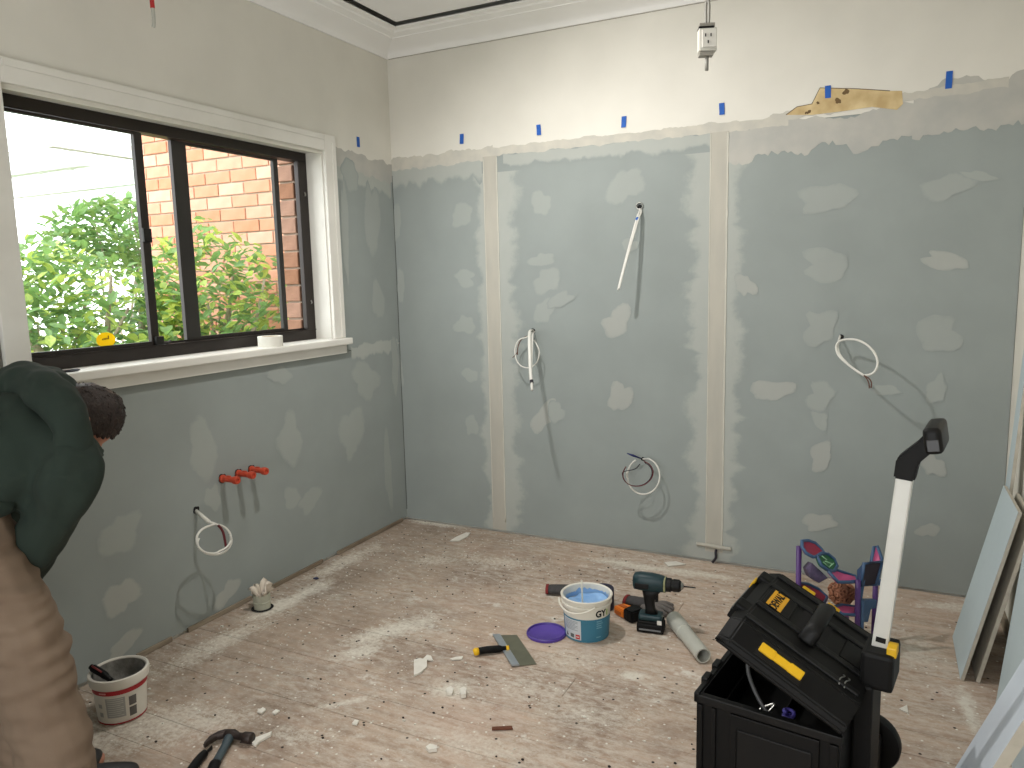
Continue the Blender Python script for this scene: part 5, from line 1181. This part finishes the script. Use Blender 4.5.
limb(bm, [HM @ Vector((-.022,.090,-.062)), HM @ Vector((0,.097,-.064)), HM @ Vector((.022,.090,-.062))], [.006,.008,.006], seg=8, n=3)
limb(bm, [shc+(hipc-shc)*.1, neck0, hc_-crown*.04], [.062,.056,.052], n=4)
limb(bm, [hipc, hipc.lerp(shc,.4), hipc.lerp(shc,.8), shc], [(.150,.105),(.130,.098),(.155,.110),(.145,.085)], n=5, wide=lat)
for s, e_, w_ in ((shR,elbR,wriR),(shL,elbL,wriL)):
    limb(bm, [s, s.lerp(e_,.5), e_, e_.lerp(w_,.4), w_], [.056,.049,.040,.039,.027])
    fd = (w_-e_).normalized(); sd = fd.orthogonal().normalized(); td = fd.cross(sd)
    limb(bm, [w_, w_+fd*.045, w_+fd*.085], [(.027,.018),(.038,.016),(.040,.014)], wide=sd, n=3)
    for k, (off, l) in enumerate(((-.030,.065),(-.010,.078),(.010,.074),(.029,.058))):
        b0 = w_+fd*.085+sd*off; limb(bm, [b0-fd*.01, b0+fd*l*.5+td*.012, b0+fd*l*.85+td*.034], [.0095,.009,.0075], seg=8, n=3)
    limb(bm, [w_+fd*.03-sd*.03, w_+fd*.06-sd*.055+td*.012, w_+fd*.09-sd*.058+td*.03], [.012,.0105,.009], seg=8, n=3)
for h_, k_, a_ in ((hipR,kneeR,ankR),(hipL,kneeL,ankL)):
    limb(bm, [h_, h_.lerp(k_,.5), k_, k_.lerp(a_,.35), a_], [.086,.074,.056,.055,.038])
for a_, t_ in ((ankR,toeR),(ankL,toeL)):
    fd = t_-a_; fd.z = 0; limb(bm, [a_+Vector((0,0,-.035))-fd*.2, a_+fd*.5+Vector((0,0,-.045)), a_+fd*.9+Vector((0,0,-.055))], [(.033,.030),(.037,.026),(.032,.016)], n=3, wide=fd.cross(Vector((0,0,1))))
body = remesh(obj('body', bm, M_skin, pe), .0055, 3)
for s in (-1,1):
    bm = B(); ellipsoid(bm, HM @ Matrix.Translation((s*.031,.079,.010)) @ Matrix.Scale(.0115,4), 14, 10); ey = obj('eye', bm, mat('eye_white', (226,222,214), .2) if 'eye_white' not in bpy.data.materials else bpy.data.materials['eye_white'], pe, True)
    bm = B(); ellipsoid(bm, HM @ Matrix.Translation((s*.031,.0875,.009)) @ Matrix.Scale(.0050,4), 10, 8); obj('iris', bm, M_hair, ey, True)
# hair: cap hugging the skull, lower at the back, with tufted ends
bm = B(); ellipsoid(bm, Matrix.Identity(4), 44, 30, f=head_f)
for v in bm.verts[:]:
    c = v.co.copy(); lim = .060-.105*max(0,min(1,(.070-c.y)/.085))   # hair line height falls from brow to nape
    if c.z < lim-.012: bm.verts.remove(v); continue
    nn = mnoise.noise(c*55)*.006+mnoise.noise(c*140)*.004; v.co = c*(1.05)+c.normalized()*nn
bmesh.ops.transform(bm, matrix=HM, verts=bm.verts[:]); hr = obj('hair', bm, M_hair, pe, True)
md = hr.modifiers.new('thick', 'SOLIDIFY'); md.thickness = .010; md.offset = -1
bm = B(); rr = random.Random(8)
for k in range(900):
    v = Vector((rr.gauss(0,1), rr.gauss(0,1), rr.gauss(0,1))).normalized(); c = head_f(v)
    if c.z < .060-.105*max(0,min(1,(.070-c.y)/.085)): continue
    b0 = c*1.045; d = (v*.5+Vector((0,.5,-.25))*1.2+Vector((rr.gauss(0,.25),rr.gauss(0,.25),rr.gauss(0,.25)))).normalized(); l = rr.uniform(.006,.012)
    tube(bm, [HM @ b0, HM @ (b0+d*l*.6), HM @ (b0+d*l-v*.003)], [.0014,.0011,.0004], 4)
st_ = obj('hair_strands', bm, M_hair, pe); st_['kind'] = 'stuff'
# hoodie
def folds(s1, a1, s2=None, a2=0, ax=None):
    def f(co):
        r = a1*mnoise.noise(co*s1)
        if s2: r += a2*mnoise.noise(Vector((co.x*s2, co.y*s2, co.z*s2*2.2))+Vector((5,3,1)))
        return r
    return f
bm = B()
limb(bm, [hipc.lerp(shc,.22), hipc.lerp(shc,.38), hipc.lerp(shc,.7), shc, shc+(hc_-shc)*.12], [(.190,.155),(.190,.155),(.205,.155),(.185,.125),(.12,.10)], n=5, wide=lat, seg=20)
for s, e_, w_ in ((shR,elbR,wriR),(shL,elbL,wriL)):
    limb(bm, [s.lerp(shc,.25), s, s.lerp(e_,.5), e_, e_.lerp(w_,.45), e_.lerp(w_,.9)], [.090,.078,.074,.070,.062,.050])
hz = shc+(hc_-shc)*.32                               # bunched hood lying round the neck
remesh(obj('hoodie', bm, M_hood, pe), .009, 5, lambda co: .012*mnoise.noise(co*8)+.012*mnoise.noise(Vector((co.x*6+co.y*14, co.y*7-co.x*14, co.z*9))))
bm = B()
limb(bm, [pa(4,392,2.16), pa(20,383,2.16), pa(42,390,2.10), pa(60,406,2.06), pa(72,430,2.03), pa(74,452,2.03)], [.050,.062,.062,.056,.050,.050], n=4)
limb(bm, [pa(34,383,2.20), pa(52,386,2.17), pa(66,398,2.14), pa(70,418,2.12)], [.052,.052,.048,.05], n=4)
limb(bm, [pa(-12,395,2.2), pa(18,398,2.16), pa(45,415,2.12)], [.05,.075,.06], n=4)
remesh(obj('hood', bm, M_hood, pe), .007, 4, lambda co: .008*mnoise.noise(co*11)+.006*mnoise.noise(co*24))
bm = B(); hw_ = hipc-(shc-hipc)*.10
limb(bm, [pa(-70,448,2.0), pa(-22,500,1.96), pa(5,506,1.99)], [.050,.045,.030], n=4); remesh(obj('hoodie_hem', bm, M_hood, pe), .008, 4, folds(14, .006))
# trousers
bm = B()
limb(bm, [hipc.lerp(shc,.12), hipc, (hipR+hipL)/2-Vector((.02,.01,.03))], [(.160,.125),(.176,.142),(.165,.135)], wide=lat, n=4, seg=18)
for h_, k_, a_ in ((hipR,kneeR,ankR),(hipL,kneeL,ankL)):
    limb(bm, [h_, h_.lerp(k_,.45), k_, k_.lerp(a_,.4), k_.lerp(a_,.80), k_.lerp(a_,.985)], [.128,.116,.104,.096,.094,.088], n=6)
remesh(obj('trousers', bm, M_khaki, pe), .008, 4, lambda co: .007*mnoise.noise(co*8)+(.010+.012*math.exp(-((co.z-.52)/.16)**2))*mnoise.noise(Vector((co.x*8+co.z*6, co.y*8, co.z*30))))
for a_, t_ in ((ankR,toeR),(ankL,toeL)):
    fd = t_-a_; fd.z = 0; L = fd.length; fd.normalize(); e1 = fd.cross(Vector((0,0,1)))
    bm = B(); g = Vector((a_.x, a_.y, 0))
    limb(bm, [g-fd*.045+Vector((0,0,.050)), g+fd*L*.4+Vector((0,0,.048)), g+fd*(L-.03)+Vector((0,0,.036))], [(.038,.040),(.044,.036),(.040,.024)], wide=e1, n=4)
    limb(bm, [g-fd*.02+Vector((0,0,.06)), g-fd*.02+Vector((0,0,.11))], [.042,.040], n=3)
    sh = remesh(obj('shoe', bm, M_shoe, pe), .006, 3)
    bm = B(); limb(bm, [g-fd*.045+Vector((0,0,.0125)), g+fd*L*.4+Vector((0,0,.0125)), g+fd*(L-.03)+Vector((0,0,.0125))], [(.042,.012),(.049,.012),(.044,.012)], wide=e1, n=4); obj('sole', bm, M_sole, sh, True)
tag(pe, 'person in a dark green hoodie and khaki trousers bending over', 'person')
